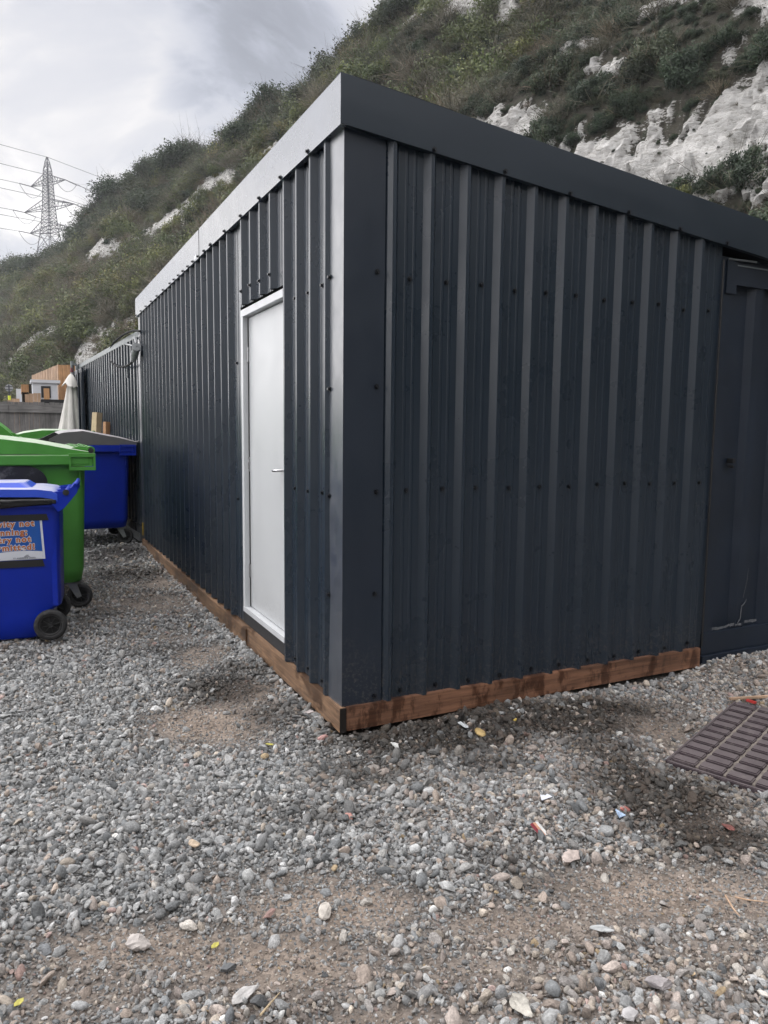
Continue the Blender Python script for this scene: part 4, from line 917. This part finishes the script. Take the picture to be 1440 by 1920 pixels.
# ================================================================== PYLON AND LINES
Pb = CAM+ray(92, 295)*np.array([1, 1, 1])*0; dr = ray(92, 400); tt = 262.; Pc = CAM[:2]+dr[:2]/np.linalg.norm(dr[:2])*tt
def zat(py_): d = ray(92, py_); return float(CAM[2]+d[2]*tt/np.linalg.norm(d[:2]))
ztop = zat(295); LZ = [zat(340), zat(387), zat(428)]; zb0 = zat(500)
laz = math.radians(52); ld = np.array([math.sin(laz), math.cos(laz)]); ad = np.array([math.cos(laz), -math.sin(laz)])
py_o = thing('electricity_pylon', (Pc[0], Pc[1], 0), 'tall grey lattice pylon behind the wooded ridge', 'pylon', rz=-laz)
# local frame: x = along the arms, y = along the line
zb00 = 25.
def hw(z):
    return float(np.interp(z, [zb00, LZ[2]-9, LZ[2], LZ[1], LZ[0], ztop-3, ztop], [5.6, 2.9, 1.75, 1.3, 1.0, .8, .10]))
mb = MB(); th = .12
lv_ = list(np.linspace(zb00, LZ[2]-2, 9))+list(np.linspace(LZ[2]-2, ztop-4, 19))[1:]+[ztop-1.6, ztop]
for a, b in zip(lv_[:-1], lv_[1:]):
    A = [(s1*hw(a), s2*hw(a), a) for s1, s2 in ((1, 1), (-1, 1), (-1, -1), (1, -1))]; B = [(s1*hw(b), s2*hw(b), b) for s1, s2 in ((1, 1), (-1, 1), (-1, -1), (1, -1))]
    for k in range(4):
        mb.tube([A[k], B[k]], th, 4, False); mb.tube([A[k], B[(k+1) % 4]], th*.55, 4, False); mb.tube([A[(k+1) % 4], B[k]], th*.55, 4, False); mb.tube([B[k], B[(k+1) % 4]], th*.45, 4, False)
mb.build('lattice_mast', M['pylon'], py_o)
AW = [7.6, 11., 8.8]; tips = []
for zz, aw in zip(LZ, AW):
    for s_ in (-1, 1):
        mb = MB(); tip = (s_*aw, 0, zz-.6); h_ = hw(zz)
        for s2 in (-1, 1):
            mb.tube([(s_*h_, s2*h_, zz+1.7), tip], .11, 4, False); mb.tube([(s_*h_, s2*h_, zz-.9), tip], .11, 4, False)
            for k in (1, 2, 3, 4):
                f = k/5; pa_ = np.array([s_*h_, s2*h_, zz+1.7])*(1-f)+np.array(tip)*f; f2 = (k-.5)/5; pb_ = np.array([s_*h_, s2*h_, zz-.9])*(1-f2)+np.array(tip)*f2; mb.tube([tuple(pa_), tuple(pb_)], .06, 4, False)
        mb.build('cross_arm', M['pylon'], py_o); tips.append((s_, aw, zz-.6))
tilt_ = .0
for s_, aw, zz in tips:                                        # jumper loops under each arm
    mb = MB(); mb.tube([(s_*aw, -4.2+8.4*k/14, zz-.3-3.1*(1-(2*k/14-1)**2)) for k in range(15)], .07, 4)
    for q in (-1, 1): mb.tube([(s_*aw, 0, zz), (s_*aw, q*4.2, zz-.3)], .14, 5)
    mb.build('jumper_loop', M['wire'], py_o)
def wires(a, z, label, name='power_line'):
    o3 = np.array([Pc[0]+ad[0]*a, Pc[1]+ad[1]*a]); r_ = .075
    t_ = thing(name, (o3[0], o3[1], z), label, 'power line', 'high-voltage lines strung from the pylon')
    for d_, Lg, dz, sag in ((1, 330, 24, 5.), (-1, 300, 6., 10.)):
        st = 4.2 if name == 'power_line' and z != ztop else 0
        pts = []
        for k in range(31):
            f = k/30; q = ld*d_*(st+(Lg-st)*f); pts.append((q[0], q[1], -.3*(st > 0)+dz*f-4*sag*f*(1-f)))
        MB().tube(pts, r_, 5).build('conductor', M['wire'], t_)
nm_ = {0: 'top', 1: 'middle', 2: 'bottom'}
for k, (s_, aw, zz) in enumerate(tips): wires(s_*aw, zz, 'power line hung from the %s arm on the %s side of the pylon' % (nm_[k//2], 'left' if s_ < 0 else 'right'))
wires(0, ztop, 'thin earth wire from the very tip of the pylon')

# ================================================================== RUBBER MAT AND LITTER
mt = thing('rubber_mat', (1.2, -.958, float(gz(1.4, -1.1))+.012), 'dark blocky rubber mat with sandy grooves on the gravel', 'mat', rz=math.atan2(.37, .93)); mt.rotation_euler[1] = -.012; mt.rotation_euler[0] = .01
MB().box((0, -1.45, -.012), (.98, 0, .006), bev=.003).build('base_sheet', M['mat'], mt)
for j in range(1, 12): MB().box((.02, -.012-j*.118-.004, .004), (.96, -.012-j*.118+.017, .013)).build('caked_sand', M['sand'], mt)
mb = MB(); random.seed(9)
for j in range(12):
    for i in range(11):
        x, y = .012+i*.088, -.012-j*.118; hh = .026+random.uniform(-.0015, .0015)
        mb.box((x, y-.103+random.uniform(-.002, .002), .004), (x+.064+random.uniform(-.002, .002), y, hh), bev=.005)
mb.build('tread_blocks', M['mat'], mt)
mb = MB(); mb.box((-.012, -1.45, -.012), (.006, 0, .013), bev=.003); mb.box((.0, -.002, -.012), (.98, .012, .013), bev=.003); mb.build('edge_lip', M['mat'], mt)
def gl(px, py_, dz=0.):
    p_ = ground_at(px, py_, .01); z = float(gz(p_[0], p_[1])); p_ = ground_at(px, py_, z+.01); return (float(p_[0]), float(p_[1]), z+dz)
def rock(px, py_, size, col, label, seed, sc=(1.2, 1, .8), rough=.85, ang=1., dz=.3):
    x, y, z = gl(px, py_); m_ = mat('rock_%d' % seed, col, rough=rough, var=.35, vscale=35, bump=.6, bscale=120, grime=(tuple(min(1, c*1.8) for c in col), 60, .6, .5))
    o = stone_mesh('loose_rock', 300+seed, m_, ang, False, 3); COL.objects.link(o)
    for v in o.data.vertices: v.co = Vector((v.co.x*size*sc[0], v.co.y*size*sc[1], v.co.z*size*sc[2]))
    o.location = (x, y, z+size*dz); o.rotation_euler = (random.uniform(-.3, .3), random.uniform(-.3, .3), random.uniform(0, 6)); return tag(o, label, 'rock')
rock(605, 1386, .060, (.42, .25, .23), 'pinkish red stone beside the corner of the shed base', 1)
rock(690, 1364, .085, (.33, .27, .25), 'angular brown-grey stone touching the front base board near the corner', 2, (1.3, .9, .75))
rock(900, 1376, .060, (.42, .30, .13), 'smooth amber and brown stone in front of the base board', 3, ang=.2, rough=.5)
rock(742, 1400, .052, (.62, .62, .60), 'white and grey lumpy stone in the dark wet gravel', 4)
rock(868, 1362, .070, (.55, .58, .60), 'crumpled pale quartz-like lump by the base board', 5, (1.1, .8, .7))
rock(772, 1345, .042, (.30, .14, .14), 'dark red stone pressed against the front base board', 6)
rock(580, 1338, .055, (.38, .34, .33), 'pale grey-pink angular stone against the side base board', 7)
rock(545, 1282, .050, (.35, .29, .25), 'tan angular stone propped on the side base board', 8)
rock(652, 1532, .050, (.42, .22, .19), 'brick-red stone in grey gravel below the shed corner', 9, (.7, 1.3, .7))
rock(1172, 1518, .042, (.33, .13, .11), 'round brick-red pebble beside the triangular shard', 10, ang=.2)
rock(1365, 1553, .055, (.18, .07, .06), 'dark red brick fragment on the wet ground right', 11, (1.4, .7, .6))
rock(505, 1716, .052, (.26, .17, .15), 'maroon stone half buried in the sandy patch', 12, (1.4, .8, .6))
rock(610, 1712, .060, (.42, .39, .35), 'round cream chalky stone in the sandy patch', 13, ang=.3)
rock(1128, 1745, .060, (.33, .34, .34), 'flat grey wedge of slate lying on bare dirt', 14, (1.5, .9, .45))
rock(1240, 1852, .075, (.27, .25, .25), 'pointed dark grey rock near the bottom right', 15)
rock(980, 1897, .085, (.38, .36, .32), 'large pale angular rock at the bottom edge', 16, (1.3, .9, .8))
rock(462, 1868, .070, (.38, .37, .36), 'flat grey angular rock at the bottom left of centre', 17, (1.2, .9, .6))
rock(362, 1585, .055, (.43, .34, .25), 'tan block-shaped stone among the grey gravel', 18, (1.1, .9, .9))
rock(1072, 1612, .075, (.40, .34, .31), 'large pinkish stone where gravel meets bare dirt', 19, (1.5, 1, .6))
rock(258, 1772, .075, (.36, .33, .31), 'stripy grey-brown rock at the edge of the dirt patch', 20, (1.1, 1, .8))
rock(1185, 1905, .05, (.34, .33, .33), 'plain grey stone at the bottom edge right of centre', 21)
rock(965, 1350, .038, (.50, .36, .08), 'small mustard yellow block in front of the base board', 22, (1.3, .8, .7))
rock(425, 1818, .052, (.13, .135, .14), 'near-black rough stone on the dirt patch', 23)
def slab(name, px, py_, w_, l_, th_, rz_, m, label, cat, poly=None, tilt=(.1, .15)):
    x, y, z = gl(px, py_); mb = MB()
    if poly: mb.prism(poly, 'z', 0, th_)
    else: mb.box((-w_/2, -l_/2, 0), (w_/2, l_/2, th_), bev=min(th_, .003)*.4)
    o = mb.build(name, m); o.location = (x, y, z+.022); o.rotation_euler = (tilt[0], tilt[1], rz_); return tag(o, label, cat)
pk = thing('litter_packet', (*gl(1010, 1562)[:2], gl(1010, 1562)[2]+.022), 'crushed white, orange and red cardboard packet on the gravel', 'litter', rz=.3); pk.rotation_euler = (.5, .25, .35); pk.scale = (.85, .85, .85)
for a, b, c_, nmm in ((-.030, -.016, (.20, .025, .035), 'red_flap'), (-.016, .006, (.50, .26, .17), 'orange_panel'), (.006, .030, (.62, .62, .60), 'white_panel')):
    MB().box((a, -.035, 0), (b-.0005, .035, .009), bev=.001).build(nmm, mat(nmm, c_, rough=.6, var=.2, vscale=60), pk)
slab('tile_shard', 1161, 1532, 0, 0, .006, .2, mat('blue white glaze', (.35, .45, .60), rough=.3, var=.4, vscale=80), 'small triangular blue and white shard', 'litter', [(-.02, -.016), (.02, -.016), (.0, .022)], (.4, .1))
slab('plastic_scrap', 1022, 1499, 0, 0, .003, .1, M['paper'], 'torn white plastic scrap on grey gravel', 'litter', [(-.03, -.012), (.03, -.012), (.018, .008), (.002, .004), (-.016, .014)], (.4, 0))
for k, (px, py_, a, lb) in enumerate(((403, 1780, .9, 'curled yellow leaf on the dirt patch'), (35, 1888, 1.1, 'yellow leaf at the bottom left corner'), (505, 1400, .2, 'small ochre leaf on grey gravel left of the shed corner'))):
    slab('fallen_leaf', px, py_, 0, 0, .0015, a, mat('leaf_%d' % k, (.46, .42, .10), rough=.7, var=.3, vscale=60), lb, 'leaf', [(-.024, 0), (-.008, -.008), (.012, -.007), (.026, 0), (.010, .008), (-.010, .007)], (.25, .3))
def twig(pts, r, m, label):
    P_ = [gl(*q) for q in pts]; o0 = Vector(P_[0]); mb = MB().tube([(Vector(q)-o0+Vector((0, 0, .012)))[:] for q in P_], [r]*(len(P_)-1)+[r*.4], 6); o = mb.build('twig', m); o.location = o0; return tag(o, label, 'twig')
twig([(1060, 1775), (1090, 1777), (1118, 1780), (1140, 1781)], .0035, M['trunk'], 'thin dark twig lying across bare dirt')
twig([(1065, 1782), (1068, 1798), (1078, 1815)], .006, M['trunk'], 'short dark stick pointing down from the thin twig')
twig([(1378, 1683), (1400, 1688), (1440, 1693)], .003, M['cedar_pale'], 'pale straw stalk at the right edge')
twig([(1360, 1680), (1375, 1705), (1388, 1720)], .003, M['cedar_pale'], 'pale bent straw left of the stalk')
twig([(488, 1905), (505, 1885), (525, 1862)], .003, M['plank'], 'pale thin stalk at the bottom edge')
slab('wood_offcut', 1415, 1313, .02, .32, .012, 1.30, M['cedar_pale'], 'thin pale batten lying beyond the rubber mat', 'plank', tilt=(0, .03))
slab('red_scrap', 1408, 1321, .03, .05, .012, .4, mat('red scrap', (.42, .03, .025), rough=.5), 'small red plastic scrap by the batten', 'litter')
slab('wood_offcut', 245, 1007, .09, .26, .02, 1.0, M['greywood'], 'grey board offcut on the rubble by the shed end', 'plank', tilt=(.2, .3))

# ================================================================== CHALK CLIFF
HD = np.array([-.26, .966]); HE = np.array([.966, .26]); E0, WD = 18.8, 32.
RS = [-80, 30, 58.3, 61.7, 65.3, 69.2, 73.4, 80.4, 88.3, 98.8, 105.5, 113, 123.5, 134.3, 146.8, 161, 177.1, 202.7, 260, 420]
RZ = [46, 47, 47., 46.3, 45.5, 44.2, 44.4, 45.0, 43.2, 42.0, 44.3, 44.6, 42.6, 42.4, 38.7, 37.1, 38.4, 40.5, 36, 24]
CH = [  # bare chalk: (s0, f0, s1, f1, half thickness, strength)
 (5, .37, 13, .345, .040, 1), (13, .345, 19, .35, .033, 1), (19, .35, 25, .40, .019, .9), (9, .30, 15.5, .285, .018, 1), (13.5, .30, 18, .295, .018, 1), (27, .42, 30, .43, .012, .6),
 (36, .80, 48, .86, .055, 1), (11, .455, 16.5, .53, .036, .95), (16.5, .53, 18.5, .51, .022, .8), (22.5, .49, 25, .51, .020, .9), (18, .42, 20.5, .44, .018, .85), (29, .57, 31, .59, .016, .7), (29.5, .53, 33, .50, .016, .75), (26, .45, 28, .47, .014, .7),
 (55, .80, 60, .84, .012, .6), (110, .63, 98, .70, .045, .52), (98, .71, 82, .67, .055, .58), (88, .66, 78, .73, .045, .52), (78, .73, 66, .75, .035, .5), (70, .71, 62, .80, .012, .7),
 (106, .24, 98, .31, .055, .7), (98, .32, 90, .30, .045, .6), (78, .23, 74, .25, .050, .46), (70, .28, 66, .31, .035, .40), (36, .60, 40, .64, .02, .6), (42, .70, 46, .68, .012, .6), (8, .60, 12, .64, .02, .5)]
def chalk(s, f):
    o = np.zeros(np.shape(s)); wob = vnoise(s*.22, f*9, 5, 5, .6)*.030+vnoise(s*.9, f*34, 15, 5, .7)*.036+.004
    for s0, f0, s1, f1, h, k in CH:
        L2 = ((s1-s0)/60)**2+(f1-f0)**2; u = np.clip((((s-s0)/60)*((s1-s0)/60)+(f-f0)*(f1-f0))/L2, 0, 1)
        d = np.sqrt((((s-s0)/60)-u*(s1-s0)/60)**2+((f-f0)-u*(f1-f0))**2)+wob; o = np.maximum(o, k*np.clip((h*1.25-d)/(h*.55), 0, 1))
    sp = vnoise(s*.30+40, f*11, 44, 5, .62); o = np.maximum(o, np.clip((sp-.40)*6, 0, .6)*(f > .12)*(f < .95))
    return o
def hillpt(s, f):
    H = np.interp(s, RS, RZ)-4.0+1.0*vnoise(s*.08, 0*s, 2, 3)
    e = E0+WD*f; ff = np.clip(f, 0, 1)
    z = H*(ff+.035*np.sin(ff*2*np.pi*2.5+s*.03))+1.2*vnoise(s*.11, f*4, 3, 4)*np.clip(f*5, 0, 1)+.5*vnoise(s*.5, f*14, 4, 4)*np.clip(f*6, 0, 1)
    z = np.where(f > 1, H+2*(f-1)+1.*vnoise(s*.1, f*3, 6, 2), z); z = np.where(f < 0, f*3-.4, z)
    ck = chalk(s, f); e = e-ck*(.2+.22*vnoise(s*1.3, f*45, 9, 5, .75)+.40*(.5-np.abs(vnoise(s*.45, f*75+s*.5, 19, 4, .6)))+.35*((f*62+s*.45+1.2*vnoise(s*.5, f*20, 33, 3)) % 1.))
    x = HD[0]*s+HE[0]*e; y = HD[1]*s+HE[1]*e
    return x, y, z, ck
ss = [-75.]; 
while ss[-1] < 415:
    q = abs(ss[-1]-22); ss.append(ss[-1]+(.16 if q < 17 else .3 if q < 45 else .55 if q < 95 else 2.2))
ffs = np.concatenate([[-.3, -.05], np.linspace(0, 1, 200), np.linspace(1.03, 4, 12)])
SS, FF = np.meshgrid(np.array(ss), ffs); hx_, hy_, hz_, hc_ = hillpt(SS, FF)
hm = bpy.data.materials.new('chalk cliff'); hm.use_nodes = True; hm.node_tree.nodes.clear(); t = NT(hm.node_tree)
p = t.node('ShaderNodeBsdfPrincipled'); t.l.new(p.outputs[0], t.node('ShaderNodeOutputMaterial').inputs[0])
co = t.node('ShaderNodeTexCoord').outputs['Object']; ck = t.attr('chalk', out='Fac')
nA = t.noise(co, .35, 8, .65); nB = t.noise(t.mapping(co, (1, 1, 2.6)), 2.6, 8, .72); nC = t.noise(t.mapping(co, (1, 1, 3.)), 11, 5, .7); nD = t.noise(co, 1.3, 6, .6)
chk = t.ramp(nB, [(.30, (.20, .18, .155)), (.38, (.50, .48, .45)), (.48, (.78, .765, .74)), (.75, (.88, .87, .855))])
chk = t.mix(1., chk, t.mapr(nA, .3, .7, .72, 1.12), 'MULTIPLY')
chk = t.mix(t.mapr(nC, .60, .72, 0, .6), chk, (.10, .085, .06))
nS = t.noise(t.mapping(co, (.5, .5, 5.5), (.0, .22, 0)), .8, 6, .68, dist=.6)
chk = t.mix(t.mapr(nS, .58, .68, 0, .75), chk, (.12, .105, .075))
soil = t.ramp(nD, [(.3, (.045, .042, .030)), (.5, (.080, .072, .053)), (.62, (.058, .066, .040)), (.8, (.16, .145, .115))])
nE = t.noise(t.mapping(co, (1, 1, 2.)), 5.5, 7, .75)
fac = t.mapr(t.math('ADD', ck, t.math('ADD', t.math('MULTIPLY', t.math('SUBTRACT', nB, .5), 1.3), t.math('MULTIPLY', t.math('SUBTRACT', nE, .5), 1.5))), .30, .52)
t.put(p.inputs['Base Color'], t.mix(fac, soil, chk)); p.inputs['Roughness'].default_value = .95
t.put(p.inputs['Normal'], t.bump(t.math('ADD', nB, t.math('MULTIPLY', nC, .45)), 1., .45))
hill = link('hillside', gridmesh('hillside', hx_, hy_, hz_, dict(chalk=hc_), False), hm); hill['kind'] = 'structure'

# ------------------------------------------------------------------ foliage sources
def leaves_mesh(name, seed, n, leaf, rad=(1, 1, .9), clumps=16, m=None, twigs=0, flat=0., spread=.34, tm=None, lo=-.15, asp=1.9):
    r = np.random.default_rng(seed); C = r.normal(size=(clumps, 3)); C /= np.linalg.norm(C, axis=1)[:, None]; C *= r.uniform(.25, .95, (clumps, 1))**.6
    C[:, 2] = np.abs(C[:, 2])*1.05+lo; C *= np.array(rad)*.72; cs = r.uniform(.6, 1.25, clumps)*spread; cl = r.uniform(0, 1, clumps)
    k = r.integers(0, clumps, n); u = r.normal(size=(n, 3)); u /= np.linalg.norm(u, axis=1)[:, None]; rr = np.abs(r.normal(.85, .28, n))[:, None]
    P_ = C[k]+u*cs[k][:, None]*rr
    nr = u+r.normal(size=(n, 3))*.7; nr[:, 2] += flat; nr /= np.linalg.norm(nr, axis=1)[:, None]
    a = np.cross(nr, r.normal(size=(n, 3))); a /= np.linalg.norm(a, axis=1)[:, None]; b = np.cross(nr, a); s = leaf*r.uniform(.55, 1.35, n)[:, None]
    V = np.stack([P_-a*s, P_-b*s/asp, P_+a*s, P_+b*s/asp], 1).reshape(-1, 3)
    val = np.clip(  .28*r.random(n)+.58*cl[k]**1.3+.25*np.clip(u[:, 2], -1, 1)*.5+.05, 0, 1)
    me = bpy.data.meshes.new(name); T_ = []
    for i in range(twigs):
        d = r.normal(size=3); d[2] = abs(d[2])*1.3; d /= np.linalg.norm(d); L_ = r.uniform(.7, 1.12); p0 = np.array([0, 0, -.2]); p1 = p0+d*np.array(rad)*L_*1.05; w_ = np.cross(d, r.normal(size=3)); w_ = w_/np.linalg.norm(w_)*.012
        mid = (p0+p1)/2+r.normal(size=3)*.07; T_ += [p0-w_, p0+w_, mid+w_*.8, mid-w_*.8, mid-w_*.8, mid+w_*.8, p1+w_*.25, p1-w_*.25]
        for q in range(3):
            st = mid+(p1-mid)*r.random(); e_ = st+(d+r.normal(size=3)*.7)*.28; T_ += [st-w_*.4, st+w_*.4, e_+w_*.1, e_-w_*.1]
    if T_: V = np.concatenate([V, np.array(T_)]); val = np.concatenate([val, r.random(len(T_)//4)])
    nf = len(V)//4; me.vertices.add(len(V)); me.vertices.foreach_set('co', V.astype(np.float32).ravel()); me.loops.add(4*nf); me.loops.foreach_set('vertex_index', np.arange(4*nf, dtype=np.int32))
    me.polygons.add(nf); me.polygons.foreach_set('loop_start', np.arange(0, 4*nf, 4, dtype=np.int32)); me.materials.append(m)
    if tm is not None: me.materials.append(tm); mi = np.zeros(nf, np.int32); mi[n:] = 1; me.polygons.foreach_set('material_index', mi)
    me.update(); at = me.attributes.new('v', 'FLOAT', 'FACE'); at.data.foreach_set('value', val.astype(np.float32)); return me
def src(me): return bpy.data.objects.new(me.name, me)
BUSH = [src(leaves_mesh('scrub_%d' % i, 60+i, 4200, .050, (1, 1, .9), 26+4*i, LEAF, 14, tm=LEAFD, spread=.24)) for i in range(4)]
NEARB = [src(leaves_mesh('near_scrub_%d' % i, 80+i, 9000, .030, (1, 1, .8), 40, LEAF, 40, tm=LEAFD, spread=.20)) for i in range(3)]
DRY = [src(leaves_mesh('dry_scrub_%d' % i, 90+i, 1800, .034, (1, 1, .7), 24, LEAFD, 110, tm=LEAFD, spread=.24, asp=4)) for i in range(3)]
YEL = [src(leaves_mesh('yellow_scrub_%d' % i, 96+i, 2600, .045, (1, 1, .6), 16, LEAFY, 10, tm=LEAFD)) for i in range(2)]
ALLB = BUSH+NEARB+DRY+YEL
r = np.random.default_rng(5); PT = []; RO = []; SC = []; IX = []
def put(n, s0, s1, smin, smax, near, f0=.0, f1=1.02, allow=0.):
    s = r.uniform(s0, s1, n); f = r.uniform(f0, f1, n); x, y, z, ck_ = hillpt(s, f)
    pz_ = .5+.5*vnoise(s*.05, f*3, 55, 3); k = (r.random(n) > np.clip(ck_*1.6-.10, 0, .985-allow))
    s, f, x, y, z, pz_, ck_ = s[k], f[k], x[k], y[k], z[k], pz_[k], ck_[k]; m = len(s); rnd = r.random(m)
    dryp = np.clip(.05+.6*(pz_-.5)+(.20 if near else 0), .03, .42); yel = .004+(.01 if near else 0)+.25*(s < 13)*(f < .34)
    idx = np.where(rnd < yel, r.integers(10, 12, m), np.where(rnd < yel+dryp, r.integers(7, 10, m), r.integers(4, 7, m) if near else r.integers(0, 4, m)))
    sc = np.exp(r.uniform(math.log(smin), math.log(smax), m)); sc = np.where(idx >= 7, sc*.75, sc)*np.where(ck_ > .25, .45, 1.)
    PT.append(np.stack([x, y, z-.1*sc], -1)); SC.append(sc[:, None]*np.stack([r.uniform(.85, 1.25, m), r.uniform(.85, 1.25, m), r.uniform(.8, 1.35, m)], -1)); RO.append(np.stack([r.normal(0, .15, m), r.normal(0, .15, m)-.15, r.uniform(0, 6.28, m)], -1)); IX.append(idx)
put(3400, -4, 50, .5, 1.9, True); put(4200, -4, 48, .22, .62, True); put(2600, 30, 100, 1.0, 3.0, False); put(1800, 80, 160, 1.4, 3.6, False); put(1300, 150, 300, 2.0, 4.5, False); put(420, 48, 210, 1.6, 3.0, False, .90, 1.02); put(1800, 50, 150, .5, 1.3, False); put(2600, 4, 50, .16, .42, True, .2, .95, .75); put(1500, 56, 122, .35, .9, False, .15, .9, .6)
scatter('hillside_scrub', np.concatenate(PT), np.concatenate(RO), np.concatenate(SC), np.concatenate(IX), ALLB, {}, 'dense mixed scrub and ivy covering the chalk cliff', 'scrub')

# ------------------------------------------------------------------ trees on the skyline, one by one
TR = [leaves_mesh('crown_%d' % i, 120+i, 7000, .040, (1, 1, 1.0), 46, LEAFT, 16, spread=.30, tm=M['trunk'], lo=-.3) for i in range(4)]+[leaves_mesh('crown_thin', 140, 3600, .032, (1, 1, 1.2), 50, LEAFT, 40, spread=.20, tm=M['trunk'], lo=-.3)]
def trunk_mesh(seed):
    r_ = random.Random(seed); mb = MB(); mb.tube([(0, 0, -1.6), (.03, .02, -.9), (-.02, .04, -.3), (.02, 0, .3)], [.10, .08, .06, .03], 7)
    for i in range(5):
        a = r_.uniform(0, 6.28); z0 = r_.uniform(-.9, -.1); mb.tube([(0, 0, z0), (.3*math.cos(a), .3*math.sin(a), z0+.3), (.55*math.cos(a), .55*math.sin(a), z0+.65)], [.04, .028, .012], 5)
    me = bpy.data.meshes.new('trunk'); me.from_pydata(mb.v, [], mb.f); me.materials.append(M['trunk']); return me
TK = [trunk_mesh(i) for i in range(3)]
def tree(s, f, r_, h, v, label, group, name='tree', up_=None):
    x, y, z, _ = hillpt(np.array([s]), np.array([f])); t_ = thing(name, (float(x[0]), float(y[0]), float(z[0])), label, 'tree', group, rz=random.uniform(0, 6))
    for nm, me in (('crown', TR[v]), ('trunk', TK[v % 3])):
        o = bpy.data.objects.new(nm, me); COL.objects.link(o); o.parent = t_; o.location = (0, 0, h*(.34 if up_ is None else up_)); o.scale = (r_, r_, h*.5)
random.seed(21); s = 50.
while s < 205:
    big_ = 1+.35*math.sin(s*.5)+random.uniform(-.2, .3); k = random.choice([0, 1, 2, 3])
    tree(s, .985+random.uniform(-.02, .015), (2.0+s/60)*.85*big_, (3.7+s/110)*big_, k, 'dark green bushy tree in the row along the cliff-top skyline', 'trees along the cliff-top skyline')
    s += 1.9+s/75+random.uniform(-.5, .9)
for k in range(34):
    s_ = 50+k*3.1+random.uniform(-1, 1); tree(s_, random.uniform(.84, .95), 2.2+s_/70, 4.2+s_/90, random.choice([0, 1, 2, 3]), 'broad dark green tree on the steep upper slope just below the skyline', 'trees on the upper slope')
for s_ in (97, 100.2, 102.6, 131, 137): tree(s_, 1.0, 2.6, 6.6, 4, 'thin airy tree with open twigs standing up on the skyline', 'airy trees on the skyline')
for s_ in (188, 199, 208): tree(s_, .99, 4.2, 9, random.randrange(3), 'rounded dark tree at the low left end of the ridge', 'rounded trees at the low end of the ridge')
yt = leaves_mesh('yellow_crown', 150, 1500, .05, (.5, .5, 1.3), 14, LEAFY, 14, spread=.26, tm=M['trunk'], lo=-.4)
x, y, z, _ = hillpt(np.array([12.7]), np.array([.275])); t_ = thing('young_tree', (float(x[0]), float(y[0]), float(z[0])), 'slim yellow-green young tree against the bare chalk at the right', 'tree')
for nm, me in (('crown', yt), ('trunk', TK[0])):
    o = bpy.data.objects.new(nm, me); COL.objects.link(o); o.parent = t_; o.location = (0, 0, 1.3); o.scale = (.7, .7, 1.0)
# unseen slope added behind the camera to darken the front wall's reflections
az = np.radians(np.linspace(80, 232, 90)); dd = np.linspace(0, 1, 26); AZ, DD = np.meshgrid(az, dd)
def back(AZ, DD):
    d = 46+46*DD; h = (30*DD**.8)*np.clip(np.sin((np.degrees(AZ)-80)/152*np.pi)*2.4, 0, 1)*(1+.12*vnoise(AZ*6, DD*3, 7, 3))+.8*vnoise(AZ*30, DD*9, 8, 3)-.6
    return CAM[0]+d*np.sin(AZ), CAM[1]+d*np.cos(AZ), h
bx_, by_, bz_ = back(AZ, DD); bh = link('unseen_rear_slope', gridmesh('unseen_rear_slope', bx_, by_, bz_, dict(chalk=0*bx_), True), hm); bh['kind'] = 'structure'
# unseen woods added left of and behind the camera for the steel to reflect
r = np.random.default_rng(8); n = 520; rb = np.random.default_rng(18); az2 = np.radians(rb.uniform(82, 230, 1000)); dd2 = rb.uniform(0, 1, 1000); BP = np.stack(back(az2, dd2), -1); az = r.uniform(math.radians(52), math.radians(358), n); d = r.uniform(60, 100, n)
az = np.where((az > math.radians(345)), math.radians(320), az)
P_ = np.stack([CAM[0]+d*np.sin(az), CAM[1]+d*np.cos(az), np.full(n, .3)+(d-60)*.06], -1); P_ = P_[(P_@np.array([.966, .26, 0])) < 14]; P_ = np.concatenate([P_, BP]); n = len(P_)
sc = r.uniform(3, 6., n)[:, None]*np.array([1.1, 1.1, .9]); scatter('unseen_woods', P_, np.stack([np.zeros(n), np.zeros(n), r.uniform(0, 6, n)], -1), sc, r.integers(0, 4, n), BUSH, {}, 'unseen belt of trees added left of and behind the camera for reflections', 'woods')

# ================================================================== HAZE
hz = bpy.data.materials.new('haze'); hz.use_nodes = True; hz.node_tree.nodes.clear(); t = NT(hz.node_tree)
pv = t.node('ShaderNodeVolumePrincipled'); pv.inputs['Color'].default_value = (.90, .93, .97, 1); pv.inputs['Density'].default_value = .00042; pv.inputs['Anisotropy'].default_value = .2
t.l.new(pv.outputs[0], t.node('ShaderNodeOutputMaterial').inputs['Volume'])
ho = MB().box((-455, -355, -6), (455, 525, 125)).build('haze', hz); tag(ho, 'thin pale damp haze greying the far hillside', 'haze', kind='stuff')
